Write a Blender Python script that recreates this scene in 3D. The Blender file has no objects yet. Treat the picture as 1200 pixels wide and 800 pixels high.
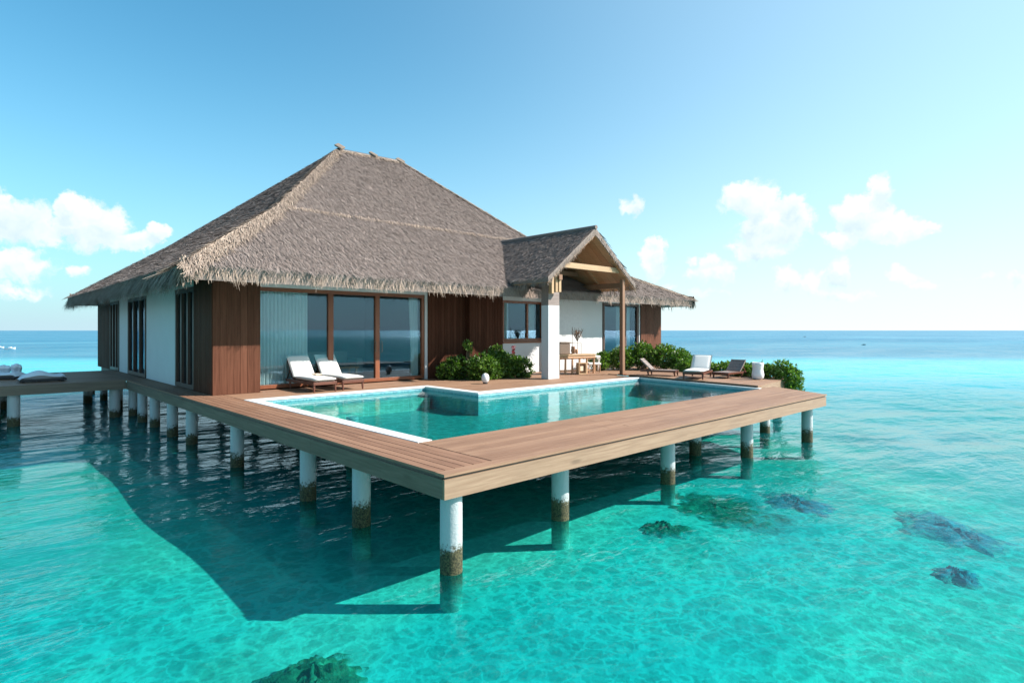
import bpy, math, random
import numpy as np
from mathutils import Vector, Matrix
random.seed(7); RNG = np.random.default_rng(11)
scene = bpy.context.scene
COL = scene.collection
R_ = math.radians

# ------------------------------------------------------------------ camera
FWD = Vector((.7271, .6865, 0)).normalized()
a_ = math.atan(724/685)
FWD = Vector((math.cos(a_), math.sin(a_), 0)); RGT = Vector((math.sin(a_), -math.cos(a_), 0))
CAM = Vector((-3.912, -5.229, 2.8))
cam = bpy.data.cameras.new('camera'); camo = bpy.data.objects.new('camera', cam); COL.objects.link(camo)
camo.location = CAM
camo.rotation_euler = (R_(90), 0, math.atan2(FWD.y, FWD.x) - R_(90))
cam.sensor_width = 36; cam.lens = 685/1200*36; cam.shift_y = -13/1200
cam.clip_start = .1; cam.clip_end = 30000
scene.camera = camo

# ------------------------------------------------------------------ sun, exposure
SUN_AZ = (.72, -.69); SUN_EL = R_(36.5)
sd = Vector((SUN_AZ[0], SUN_AZ[1], 0)).normalized()*math.cos(SUN_EL) + Vector((0, 0, math.sin(SUN_EL)))
sun = bpy.data.lights.new('sun', 'SUN'); sun.energy = 5.0; sun.angle = R_(.55); sun.color = (1, .935, .86)
suno = bpy.data.objects.new('sun', sun); COL.objects.link(suno)
suno.rotation_euler = (-sd).to_track_quat('-Z', 'Y').to_euler(); suno.location = (20, -20, 30)
vs = scene.view_settings
scene.display_settings.display_device = 'sRGB'
vs.view_transform = 'Standard'; vs.look = 'None'; vs.exposure = 1.1; vs.gamma = 1; vs.use_curve_mapping = False

# ------------------------------------------------------------------ node helpers
class NT:
    def __init__(s, tree): s.t = tree; s.n = tree.nodes; s.l = tree.links
    def new(s, ty, **kw):
        n = s.n.new(ty)
        for k, v in kw.items(): setattr(n, k, v)
        return n
    def put(s, sock, v):
        if hasattr(v, 'is_output') or isinstance(v, bpy.types.NodeSocket): s.l.new(v, sock)
        elif v is not None: sock.default_value = v
    def math(s, op, a, b=None, c=None, clamp=False):
        n = s.new('ShaderNodeMath', operation=op, use_clamp=clamp)
        s.put(n.inputs[0], a)
        if b is not None: s.put(n.inputs[1], b)
        if c is not None: s.put(n.inputs[2], c)
        return n.outputs[0]
    def vm(s, op, a, b=None, out=0):
        n = s.new('ShaderNodeVectorMath', operation=op)
        s.put(n.inputs[0], a)
        if b is not None:
            s.put(n.inputs[3 if op == 'SCALE' else 1], b)
        return n.outputs[out]
    def mix(s, f, a, b, ty='RGBA', blend='MIX'):
        n = s.new('ShaderNodeMix', data_type=ty)
        if ty == 'RGBA': n.blend_type = blend; i = (0, 6, 7); o = 2
        elif ty == 'FLOAT': i = (0, 2, 3); o = 0
        else: i = (0, 4, 5); o = 1
        s.put(n.inputs[i[0]], f); s.put(n.inputs[i[1]], a); s.put(n.inputs[i[2]], b)
        return n.outputs[o]
    def noise(s, vec, scale, detail=3, rough=.5, dist=0, col=False):
        n = s.new('ShaderNodeTexNoise'); s.put(n.inputs['Vector'], vec)
        n.inputs['Scale'].default_value = scale; n.inputs['Detail'].default_value = detail
        n.inputs['Roughness'].default_value = rough; n.inputs['Distortion'].default_value = dist
        return n.outputs['Color' if col else 'Fac']
    def ramp(s, f, pts, interp='LINEAR'):
        n = s.new('ShaderNodeValToRGB'); s.put(n.inputs[0], f); cr = n.color_ramp; cr.interpolation = interp
        while len(cr.elements) < len(pts): cr.elements.new(.5)
        for e, (p, c) in zip(cr.elements, pts):
            e.position = p; e.color = c if len(c) == 4 else tuple(c) + (1,)
        return n.outputs[0]
    def sm(s, v, lo, hi):
        n = s.new('ShaderNodeMapRange', interpolation_type='SMOOTHSTEP'); s.put(n.inputs[0], v)
        n.inputs[1].default_value = lo; n.inputs[2].default_value = hi
        return n.outputs[0]
    def scale(s, vec, xyz, rot=(0, 0, 0)):
        n = s.new('ShaderNodeMapping'); s.put(n.inputs[0], vec); n.inputs['Scale'].default_value = xyz
        n.inputs['Rotation'].default_value = rot
        return n.outputs[0]
    def sep(s, vec):
        n = s.new('ShaderNodeSeparateXYZ'); s.put(n.inputs[0], vec); return n.outputs
    def bump(s, h, strength=.5, dist=.02, normal=None):
        n = s.new('ShaderNodeBump'); s.put(n.inputs['Height'], h)
        n.inputs['Strength'].default_value = strength; n.inputs['Distance'].default_value = dist
        if normal is not None: s.put(n.inputs['Normal'], normal)
        return n.outputs[0]

def material(name):
    m = bpy.data.materials.new(name); m.use_nodes = True; m.node_tree.nodes.clear()
    nt = NT(m.node_tree); out = nt.new('ShaderNodeOutputMaterial')
    return m, nt, out
def principled(nt, out, col, rough=.6, normal=None, **kw):
    b = nt.new('ShaderNodeBsdfPrincipled')
    nt.put(b.inputs['Base Color'], col if not isinstance(col, tuple) else tuple(col) + ((1,) if len(col) == 3 else ()))
    nt.put(b.inputs['Roughness'], rough)
    if normal is not None: nt.put(b.inputs['Normal'], normal)
    for k, v in kw.items(): nt.put(b.inputs[k.replace('_', ' ')], v)
    nt.l.new(b.outputs[0], out.inputs[0]); return b
def pos(nt): return nt.new('ShaderNodeNewGeometry').outputs['Position']
def objc(nt): return nt.new('ShaderNodeTexCoord').outputs['Object']
def tone(nt):
    n = nt.new('ShaderNodeAttribute'); n.attribute_name = 'tone'; return n.outputs['Fac']

# ------------------------------------------------------------------ world: Nishita sky with cumulus
world = bpy.data.worlds.new('World'); scene.world = world; world.use_nodes = True
world.node_tree.nodes.clear(); w = NT(world.node_tree)
sky = w.new('ShaderNodeTexSky', sky_type='NISHITA'); sky.sun_disc = False
sky.sun_elevation = SUN_EL; sky.sun_rotation = math.atan2(SUN_AZ[0], SUN_AZ[1])
sky.altitude = 0; sky.air_density = 1.0; sky.dust_density = .9; sky.ozone_density = 1.0
dirv = w.new('ShaderNodeTexCoord').outputs['Generated']
skyc = w.mix(1, sky.outputs[0], (.50, 1.20, 1.27, 1), blend='MULTIPLY')
def pdir(x, y): return (FWD + RGT*((x-600)/685) + Vector((0, 0, (387-y)/685))).normalized()
CLOUDS = [  # azimuth/elevation given through picture angles, half sizes in the same units, strength
 (20,262,58,27,1),(-8,246,34,24,1),(52,275,34,16,.9),(108,262,44,26,1),(88,247,24,14,1),(150,284,42,14,.9),(187,276,15,12,.9),
 (18,312,58,16,.7),(10,340,48,10,.4),(95,322,16,10,.7),
 (880,232,30,19,1.1),(908,262,40,26,1.1),(928,248,17,20,1),(895,290,32,18,.9),(870,240,20,8,.7),
 (1027,222,17,19,1.1),(1010,250,27,20,1.1),(1045,268,50,14,1.1),(988,276,18,14,.9),(1096,265,15,7,.7),
 (742,242,15,8,.75),(765,303,13,20,.85),(764,287,9,9,.9),(838,320,28,14,.85),(832,308,14,9,.9),(812,305,7,7,.7),
 (922,331,19,14,.8),(950,334,15,14,.7),(981,318,13,20,.8),(985,345,34,9,.7),(820,345,30,6,.45),(1056,322,17,9,.8),(1078,330,18,8,.6),(1194,328,16,9,.75),
 (1140,324,22,7,.35),(780,340,22,9,.4)]
nz = w.noise(dirv, 16, 5, .6, 0, True)
nzc = w.vm('SUBTRACT', nz, (.5, .5, .5)); warp = w.vm('SCALE', nzc, .06)
nz2 = w.noise(dirv, 62, 6, .62, 0, True)
warp2 = w.vm('SCALE', w.vm('SUBTRACT', nz2, (.5, .5, .5)), .014)
wv = w.vm('ADD', w.vm('ADD', dirv, warp), warp2)
best = None; low = None
for (x, y, rx, ry, st) in CLOUDS:
    d = pdir(x, y); r = RGT*1.0; r = (r - d*r.dot(d)).normalized(); u = r.cross(d).normalized()
    k = 1/math.sqrt(1+((x-600)/685)**2)   # picture units to angle
    ax = rx/685*k*k; ay = ry/685*k
    du = w.math('DIVIDE', w.vm('DOT_PRODUCT', wv, tuple(r), 1), ax)
    dv = w.math('DIVIDE', w.vm('DOT_PRODUCT', wv, tuple(u), 1), ay)
    q = w.math('SQRT', w.math('ADD', w.math('MULTIPLY', du, du), w.math('MULTIPLY', dv, dv)))
    front = w.math('GREATER_THAN', w.vm('DOT_PRODUCT', dirv, tuple(d), 1), .5)
    den = w.math('MULTIPLY', w.math('MULTIPLY', w.math('SUBTRACT', 1.5, q, clamp=False), st), front)
    den = w.math('MAXIMUM', den, 0)
    lowv = w.math('MULTIPLY', den, w.math('SUBTRACT', .25, dv))      # weight of underside
    best = den if best is None else w.math('MAXIMUM', best, den)
    low = lowv if low is None else w.math('MAXIMUM', low, lowv)
fine = w.noise(wv, 44, 6, .55)
dens = w.math('ADD', best, w.math('MULTIPLY', w.math('SUBTRACT', fine, .5), 1.3))
alpha = w.math('MULTIPLY', w.sm(dens, .2, .72), .95)
present = w.sm(best, .0, .25); alpha = w.math('MULTIPLY', alpha, present)
lit = w.noise(w.vm('ADD', wv, (.012, -.012, .022)), 26, 3, .5)
rel = w.math('SUBTRACT', w.noise(wv, 26, 3, .5), lit)
shade = w.math('ADD', w.math('MULTIPLY', low, .85), w.math('MULTIPLY', rel, -1.6), clamp=True)
cloudc = w.mix(shade, (6.1, 6.4, 6.6, 1), (4.1, 5.15, 5.75, 1))
# far low haze near the horizon where the air is thick with moisture
zz = w.sep(dirv)[2]
zc = w.math('MAXIMUM', zz, 0)
hz = w.math('POWER', w.math('SUBTRACT', 1, w.math('MULTIPLY', zc, 1.7), clamp=True), 3)
side = w.sm(w.vm('DOT_PRODUCT', dirv, tuple((RGT*.97+Vector((0,0,.2))).normalized()), 1), -.75, .85)      # towards the sun
hcol = w.mix(side, (3.5, 4.8, 5.5, 1), (6.5, 6.6, 6.6, 1))
skyh = w.mix(w.math('MULTIPLY', hz, .92), skyc, hcol)
skyh = w.mix(w.math('MULTIPLY', w.math('POWER', side, 2.4), .46), skyh, (5.4, 6.2, 6.6, 1))
final = w.mix(alpha, skyh, cloudc)
bg = w.new('ShaderNodeBackground'); w.put(bg.inputs[0], final); bg.inputs[1].default_value = .081
wo = w.new('ShaderNodeOutputWorld'); w.l.new(bg.outputs[0], wo.inputs[0])

# ------------------------------------------------------------------ mesh helpers
def tag(o, label=None, cat=None, group=None, kind=None):
    if label: o['label'] = label
    if cat: o['category'] = cat
    if group: o['group'] = group
    if kind: o['kind'] = kind
    return o
def thing(name, label, cat, loc=(0, 0, 0), rz=0, group=None):
    o = bpy.data.objects.new(name, None); COL.objects.link(o); o.empty_display_size = .2
    o.location = loc; o.rotation_euler = (0, 0, rz)
    return tag(o, label, cat, group)
def mat_of(o):
    return Matrix.Translation(o.location) @ o.rotation_euler.to_matrix().to_4x4()
def finish(me, name, mat, parent, world_, smooth, bevel, tones):
    me.update()
    if tones is not None and len(tones) == len(me.polygons):
        at = me.attributes.new('tone', 'FLOAT', 'FACE'); at.data.foreach_set('value', np.array(tones, dtype=np.float32))
    if smooth: me.polygons.foreach_set('use_smooth', [True]*len(me.polygons))
    me.materials.append(mat)
    o = bpy.data.objects.new(name, me); COL.objects.link(o)
    if parent is not None:
        o.parent = parent
        if world_:
            p = parent; M = mat_of(p)
            if p.parent is not None: M = mat_of(p.parent) @ p.matrix_parent_inverse @ M if p.parent else M
            o.matrix_parent_inverse = M.inverted()
    if bevel:
        b = o.modifiers.new('bevel', 'BEVEL'); b.width = bevel; b.segments = 2; b.limit_method = 'ANGLE'
    return o
class MB:
    def __init__(s): s.v = []; s.f = []; s.t = []; s.M = None; s.seg = []
    def add(s, vs_, fs, tone_=.5):
        n = len(s.v)
        s.seg.append((n, len(s.f)))
        if s.M is not None: vs_ = [tuple(s.M @ Vector(p)) for p in vs_]
        s.v += [tuple(p) for p in vs_]; s.f += [tuple(i+n for i in f) for f in fs]
        s.t += [tone_]*len(fs)
    def box(s, x0, x1, y0, y1, z0, z1, tone_=.5):
        s.add([(x0,y0,z0),(x1,y0,z0),(x1,y1,z0),(x0,y1,z0),(x0,y0,z1),(x1,y0,z1),(x1,y1,z1),(x0,y1,z1)],
              [(0,3,2,1),(4,5,6,7),(0,1,5,4),(1,2,6,5),(2,3,7,6),(3,0,4,7)], tone_)
    def prism(s, poly, z0, z1, tone_=.5):
        n = len(poly)
        s.add([(p[0],p[1],z0) for p in poly]+[(p[0],p[1],z1) for p in poly],
              [tuple(range(n-1,-1,-1)), tuple(range(n,2*n))]+[(i,(i+1)%n,n+(i+1)%n,n+i) for i in range(n)], tone_)
    def bar(s, a, b, wd, ht, tone_=.5, up=(0,0,1)):
        a = Vector(a); b = Vector(b); d = (b-a).normalized(); u = Vector(up)
        sx = d.cross(u).normalized(); u = sx.cross(d).normalized()
        ps = []
        for p in (a, b):
            for (i, j) in ((-1,-1),(1,-1),(1,1),(-1,1)): ps.append(p + sx*(i*wd/2) + u*(j*ht/2))
        s.add(ps, [(0,1,2,3),(7,6,5,4),(0,4,5,1),(1,5,6,2),(2,6,7,3),(3,7,4,0)], tone_)
    def tube(s, path, rad, seg=10, tone_=.5, cap=True):
        rad = rad if isinstance(rad, (list, tuple)) else [rad]*len(path)
        P = [Vector(p) for p in path]; vs_ = []; fs = []
        for i, p in enumerate(P):
            d = (P[min(i+1, len(P)-1)] - P[max(i-1, 0)]).normalized()
            u = Vector((0,0,1)) if abs(d.z) < .95 else Vector((1,0,0))
            a = d.cross(u).normalized(); b = a.cross(d)
            for k in range(seg):
                an = 2*math.pi*k/seg; vs_.append(p + (a*math.cos(an)+b*math.sin(an))*rad[i])
        for i in range(len(P)-1):
            for k in range(seg):
                k2 = (k+1) % seg; fs.append((i*seg+k, i*seg+k2, (i+1)*seg+k2, (i+1)*seg+k))
        if cap: fs.append(tuple(range(seg-1,-1,-1))); fs.append(tuple((len(P)-1)*seg+k for k in range(seg)))
        s.add(vs_, fs, tone_)
    def lathe(s, c, prof, seg=20, tone_=.5):
        vs_ = []; fs = []
        for (r, z) in prof:
            for k in range(seg):
                an = 2*math.pi*k/seg; vs_.append((c[0]+r*math.cos(an), c[1]+r*math.sin(an), c[2]+z))
        for i in range(len(prof)-1):
            for k in range(seg):
                k2 = (k+1) % seg; fs.append((i*seg+k, i*seg+k2, (i+1)*seg+k2, (i+1)*seg+k))
        fs.append(tuple(range(seg-1,-1,-1))); fs.append(tuple((len(prof)-1)*seg+k for k in range(seg)))
        s.add(vs_, fs, tone_)
    def build(s, name, mat, parent=None, smooth=False, bevel=0, world=True):
        me = bpy.data.meshes.new(name); me.from_pydata(s.v, [], s.f)
        return finish(me, name, mat, parent, world, smooth, bevel, s.t)
def each(mb, name, mat, parent, **kw):
    """every added shape becomes a part of its own"""
    out = []
    for i, (v0, f0) in enumerate(mb.seg):
        v1, f1 = mb.seg[i+1] if i+1 < len(mb.seg) else (len(mb.v), len(mb.f))
        q = MB(); q.v = mb.v[v0:v1]; q.f = [tuple(a-v0 for a in f) for f in mb.f[f0:f1]]; q.t = mb.t[f0:f1]
        out.append(q.build(name, mat, parent, **kw))
    return out
def pillow(L, W, T, nx=14, ny=10, crown=.35):
    """soft cushion centred in x, y from 0 to L, z from 0 to T"""
    vs_ = []; fs = []
    def prof(t): return (1-abs(2*t-1)**6)**.5
    for side in (1, -1):
        for i in range(nx+1):
            for j in range(ny+1):
                u = i/nx; v = j/ny
                h = (prof(u)*prof(v))**.5 if prof(u)*prof(v) > 0 else 0
                c = 1 - crown*((2*u-1)**2+(2*v-1)**2)/2
                vs_.append(((v-.5)*W, u*L, T/2 + side*T/2*h*(c if side > 0 else 1)))
    n = (nx+1)*(ny+1)
    for sgn in (0, 1):
        for i in range(nx):
            for j in range(ny):
                a = sgn*n+i*(ny+1)+j; q = (a, a+1, a+ny+2, a+ny+1)
                fs.append(q if sgn == 1 else q[::-1])
    # weld border
    for i in range(nx):
        for j in (0, ny):
            a = i*(ny+1)+j; b = a+ny+1; fs.append((a, b, b+n, a+n) if j == ny else (b, a, a+n, b+n))
    for j in range(ny):
        for i in (0, nx):
            a = i*(ny+1)+j; b = a+1; fs.append((b, a, a+n, b+n) if i == nx else (a, b, b+n, a+n))
    return vs_, fs
def quads_np(name, V, tones, mat, parent=None, world=True):
    """V: (n,4,3) array of quads"""
    n = len(V); me = bpy.data.meshes.new(name)
    me.vertices.add(n*4); me.vertices.foreach_set('co', V.reshape(-1).astype(np.float32))
    me.loops.add(n*4); me.loops.foreach_set('vertex_index', np.arange(n*4, dtype=np.int32))
    me.polygons.add(n); me.polygons.foreach_set('loop_start', np.arange(n, dtype=np.int32)*4)
    me.update(calc_edges=True)
    return finish(me, name, mat, parent, world, False, 0, tones)
def copy_tree(o, parent=None):
    c = o.copy(); COL.objects.link(c)
    if parent is not None: c.parent = parent
    for ch in list(o.children): copy_tree(ch, c)
    return c

# ------------------------------------------------------------------ materials
def wood(name, c0, c1, axis, scale=1, rough=.62, grain=.5, groove=None, stain=0, spec=.35):
    m, nt, out = material(name); p = pos(nt)
    st = {'x': (.6, 14, 14), 'y': (14, .6, 14), 'z': (14, 14, .6)}[axis]
    g = nt.noise(nt.scale(p, tuple(a*scale for a in st)), 2.2, 6, .65, .6)
    g2 = nt.noise(p, 1.1, 3, .6)
    t = tone(nt)
    f = nt.math('ADD', nt.math('MULTIPLY', nt.sm(g, .3, .72), grain), nt.math('MULTIPLY', t, 1-grain))
    c = nt.mix(f, tuple(c0)+(1,), tuple(c1)+(1,))
    gg = nt.math('ADD', .8, nt.math('MULTIPLY', g2, .4))
    c = nt.mix(1, c, nt.mix(gg, (0,0,0,1), (1,1,1,1)), blend='MULTIPLY')
    if stain:
        kn = nt.new('ShaderNodeTexVoronoi'); nt.put(kn.inputs['Vector'], nt.scale(p, tuple(a*scale*.35 if a > 1 else a*1.6 for a in st)))
        kn.inputs['Scale'].default_value = 1.0
        k = nt.math('SUBTRACT', 1, nt.sm(kn.outputs['Distance'], .04, .16))
        c = nt.mix(nt.math('MULTIPLY', k, stain), c, tuple(v*.35 for v in c0)+(1,))
    nr = nt.bump(g, .35, .006)
    principled(nt, out, c, nt.math('ADD', rough-.1, nt.math('MULTIPLY', g2, .2)), nr, Specular_IOR_Level=spec)
    return m
M = {}
M['deck_y'] = wood('deck boards along y', (.15,.073,.043), (.29,.16,.10), 'y', stain=.2)
M['deck_x'] = wood('deck boards along x', (.19,.10,.06), (.33,.197,.125), 'x', stain=.2)
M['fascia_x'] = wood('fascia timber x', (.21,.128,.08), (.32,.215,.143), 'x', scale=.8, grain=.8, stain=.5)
M['fascia_y'] = wood('fascia timber y', (.13,.10,.072), (.205,.155,.115), 'y', scale=.8, grain=.8, stain=.45, spec=.08)  # darker copy of the fascia timber, shade of the left side in its colour
M['walk_fascia'] = wood('jetty fascia timber', (.14,.105,.08), (.22,.17,.13), 'x', scale=.8, grain=.8, stain=.45)  # timber darkened so the colour carries the shade on the jetty front
M['under'] = wood('underframe timber', (.08,.055,.04), (.15,.11,.08), 'x')
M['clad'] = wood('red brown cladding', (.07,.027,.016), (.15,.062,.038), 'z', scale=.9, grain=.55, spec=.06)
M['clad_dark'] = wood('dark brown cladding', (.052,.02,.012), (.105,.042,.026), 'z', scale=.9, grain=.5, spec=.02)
M['frame'] = wood('door frame wood', (.16,.05,.022), (.26,.09,.04), 'z', scale=1, rough=.45)
M['frame_dark'] = wood('dark frame wood', (.05,.026,.018), (.10,.05,.034), 'z', rough=.5)
M['pine'] = wood('pale beam wood', (.32,.20,.11), (.46,.31,.18), 'x', scale=1, stain=.3)
M['ceil'] = wood('porch ceiling boards', (.34,.17,.085), (.47,.26,.14), 'y', scale=.7)
M['beam'] = wood('brown beam wood', (.16,.08,.045), (.27,.15,.09), 'z')
M['lounger_wood'] = wood('lounger wood', (.075,.026,.016), (.16,.06,.038), 'y', rough=.4)
M['grey_wood'] = wood('weathered slats', (.13,.095,.085), (.30,.24,.215), 'x')
M['table_wood'] = wood('rustic table wood', (.30,.15,.075), (.56,.34,.2), 'z', grain=.7, stain=.5)

def plain(name, col, rough=.6, var=.12, nscale=3, bump_=.0, bscale=40, spec=.4):
    m, nt, out = material(name); p = pos(nt)
    n = nt.noise(p, nscale, 5, .6)
    c = nt.mix(n, tuple(v*(1-var) for v in col)+(1,), tuple(min(1, v*(1+var)) for v in col)+(1,))
    nr = nt.bump(nt.noise(p, bscale, 4, .6), bump_, .01) if bump_ else None
    principled(nt, out, c, rough, nr, Specular_IOR_Level=spec)
    return m
M['white_wall'] = plain('white render wall', (.56,.56,.56), .8, .06, 1.5, .15, 60)
M['stucco'] = plain('rough stucco wall', (.58,.565,.56), .9, .14, 9, .9, 45)
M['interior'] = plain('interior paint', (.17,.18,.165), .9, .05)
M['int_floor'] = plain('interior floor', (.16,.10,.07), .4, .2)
M['cushion'] = plain('white cushion fabric', (.68,.66,.63), .85, .03, 8, .12, 90)
M['blue_cushion'] = plain('pale blue grey fabric', (.62,.68,.74), .85, .08, 6, .15, 60)
M['dark'] = plain('dark trim', (.03,.03,.035), .5, .2)
M['coping'] = plain('white pool coping', (.60,.61,.60), .55, .06, 5, .1, 50)
M['sofa'] = plain('sofa cloth', (.22,.24,.22), .9, .1)
M['vase'] = plain('white glazed pot', (.66,.66,.66), .5, .08, 7, .3, 18)
M['metal'] = plain('bronze wire', (.15,.10,.06), .4, .1)
M['wicker'] = plain('brown wicker', (.17,.12,.09), .8, .4, 40, .8, 60)
M['towel'] = plain('beige towel', (.66,.52,.38), .9, .08, 20, .3, 90)
M['stem'] = plain('plant stem', (.13,.10,.06), .8, .2)
M['red_petal'] = plain('red flower petals', (.30,.02,.03), .6, .2)
M['cord'] = plain('lashing', (.5,.42,.32), .9, .2)
M['boat_white'] = plain('white boat hull', (.8,.8,.8), .3, .05)

# curtains: thin translucent cloth
m, nt, out = material('sheer curtain'); p = pos(nt)
b = nt.new('ShaderNodeBsdfDiffuse'); b.inputs[0].default_value = (.80,.86,.86,1)
tr = nt.new('ShaderNodeBsdfTranslucent'); tr.inputs[0].default_value = (.78,.84,.84,1)
mx = nt.new('ShaderNodeMixShader'); mx.inputs[0].default_value = .4
nt.l.new(b.outputs[0], mx.inputs[1]); nt.l.new(tr.outputs[0], mx.inputs[2]); nt.l.new(mx.outputs[0], out.inputs[0])
M['curtain'] = m
# window glass
def schlick_(nt):
    g_ = nt.new('ShaderNodeNewGeometry'); c = nt.math('ABSOLUTE', nt.vm('DOT_PRODUCT', g_.outputs['Normal'], g_.outputs['Incoming'], 1))
    return nt.math('ADD', .05, nt.math('MULTIPLY', nt.math('POWER', nt.math('SUBTRACT', 1, c, clamp=True), 4), .95))
m, nt, out = material('window glass')
gl = nt.new('ShaderNodeBsdfGlossy'); gl.inputs['Roughness'].default_value = .0; gl.inputs[0].default_value = (.45,.66,.88,1)
nr = nt.bump(nt.noise(pos(nt), .6, 2, .5), .02, .05); nt.l.new(nr, gl.inputs['Normal'])
tp = nt.new('ShaderNodeBsdfTransparent'); tp.inputs[0].default_value = (.86,.94,.94,1)
mx = nt.new('ShaderNodeMixShader')
nt.put(mx.inputs[0], nt.math('ADD', .04, nt.math('MULTIPLY', schlick_(nt), .75), clamp=True))
nt.l.new(tp.outputs[0], mx.inputs[1]); nt.l.new(gl.outputs[0], mx.inputs[2]); nt.l.new(mx.outputs[0], out.inputs[0])
M['glass'] = m
# piles
m, nt, out = material('painted pile'); p = pos(nt); z = nt.sep(p)[2]
n1 = nt.noise(p, 28, 5, .7); n2 = nt.noise(p, 5, 3, .6)
n3 = nt.noise(p, .9, 2, .5)
edge = nt.math('ADD', nt.math('ADD', z, nt.math('MULTIPLY', nt.math('SUBTRACT', n3, .5), .35)), nt.math('ADD', nt.math('MULTIPLY', nt.math('SUBTRACT', n1, .5), .5), nt.math('MULTIPLY', nt.math('SUBTRACT', n2, .5), .16)))
k = nt.math('SUBTRACT', 1, nt.sm(edge, .22, .34))
alg = nt.mix(nt.sm(nt.noise(p, 45, 4, .7), .38, .62), (.014,.018,.008,1), (.10,.085,.038,1))
deep = nt.math('SUBTRACT', 1, nt.sm(z, -.45, .02))
alg = nt.mix(nt.math('MULTIPLY', deep, .85), alg, (.45,.45,.36,1))
wh = nt.mix(nt.noise(nt.scale(p, (6,6,.8)), 2, 4, .6), (.32,.355,.375,1), (.48,.50,.50,1))
principled(nt, out, nt.mix(k, wh, alg), nt.mix(k, .45, .85, 'FLOAT'), nt.bump(n1, .6, .02))
M['pile'] = m
# thatch
def thatch(name, a, b_, c_):
    m, nt, out = material(name); p = pos(nt); t = tone(nt)
    n = nt.noise(p, .8, 4, .6); n2 = nt.noise(p, 9, 4, .7)
    f = nt.math('ADD', nt.math('MULTIPLY', t, .75), nt.math('MULTIPLY', n2, .25))
    c = nt.ramp(f, [(.0, a), (.5, b_), (1, c_)])
    c = nt.mix(nt.math('MULTIPLY', nt.sm(n, .35, .7), .35), c, (.20,.16,.145,1))
    principled(nt, out, c, .9, nt.bump(n2, .5, .03), Specular_IOR_Level=.15)
    return m
M['thatch'] = thatch('palm thatch', (.095,.074,.066), (.24,.195,.175), (.44,.375,.34))
M['fringe'] = thatch('thatch fringe straw', (.125,.09,.072), (.31,.24,.19), (.55,.445,.36))
# foliage
def leafm(name, a, b_, c_):
    m, nt, out = material(name); t = tone(nt)
    c = nt.ramp(t, [(0, a), (.6, b_), (1, c_)])
    bs = nt.new('ShaderNodeBsdfPrincipled'); nt.put(bs.inputs['Base Color'], c); bs.inputs['Roughness'].default_value = .38
    bs.inputs['Specular IOR Level'].default_value = .4
    tr = nt.new('ShaderNodeBsdfTranslucent'); nt.put(tr.inputs[0], nt.mix(1, c, (1.2,1.5,.6,1), blend='MULTIPLY'))
    mx = nt.new('ShaderNodeMixShader'); mx.inputs[0].default_value = .32
    nt.l.new(bs.outputs[0], mx.inputs[1]); nt.l.new(tr.outputs[0], mx.inputs[2]); nt.l.new(mx.outputs[0], out.inputs[0])
    return m
M['leaf'] = leafm('shrub leaves', (.016,.042,.008), (.07,.145,.02), (.22,.31,.065))
# pool tiles
def tiles(name, c0, c1, s, grout):
    m, nt, out = material(name); p = pos(nt)
    br = nt.new('ShaderNodeTexBrick'); br.offset = 0
    xyz = nt.sep(p); cb = nt.new('ShaderNodeCombineXYZ')
    nt.put(cb.inputs[0], nt.math('ADD', xyz[0], xyz[1])); nt.put(cb.inputs[1], nt.math('ADD', xyz[2], xyz[1])); cb.inputs[2].default_value = 0
    nt.put(br.inputs['Vector'], cb.outputs[0]); br.inputs['Scale'].default_value = 1
    br.inputs['Color1'].default_value = c0+(1,); br.inputs['Color2'].default_value = c1+(1,); br.inputs['Mortar'].default_value = grout+(1,)
    br.inputs['Brick Width'].default_value = s; br.inputs['Row Height'].default_value = s; br.inputs['Mortar Size'].default_value = s*.05
    c = nt.mix(nt.sm(nt.noise(p, 2, 3, .6), .3, .7), br.outputs[0], nt.mix(.15, br.outputs[0], (.03,.3,.32,1)))
    principled(nt, out, c, .35)
    return m
M['pool_tile'] = tiles('teal pool tiles', (.024,.235,.225), (.038,.29,.275), .12, (.14,.5,.5))
M['pool_wall'] = tiles('pale blue wall tiles', (.20,.36,.44), (.26,.43,.50), .12, (.32,.44,.48))
M['pool_band'] = tiles('dark waterline tiles', (.02,.14,.20), (.12,.36,.40), .04, (.35,.5,.52))
M['pool_ledge'] = tiles('pale ledge tiles', (.42,.46,.38), (.5,.52,.44), .15, (.6,.66,.6))

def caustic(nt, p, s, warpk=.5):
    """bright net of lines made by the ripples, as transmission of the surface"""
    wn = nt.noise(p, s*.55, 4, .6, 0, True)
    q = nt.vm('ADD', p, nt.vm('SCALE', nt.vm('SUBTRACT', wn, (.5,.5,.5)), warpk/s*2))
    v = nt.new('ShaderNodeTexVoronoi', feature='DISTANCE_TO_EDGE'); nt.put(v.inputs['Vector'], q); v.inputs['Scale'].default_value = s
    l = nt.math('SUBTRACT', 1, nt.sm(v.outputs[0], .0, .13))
    return nt.math('POWER', l, 1.8)
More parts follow.
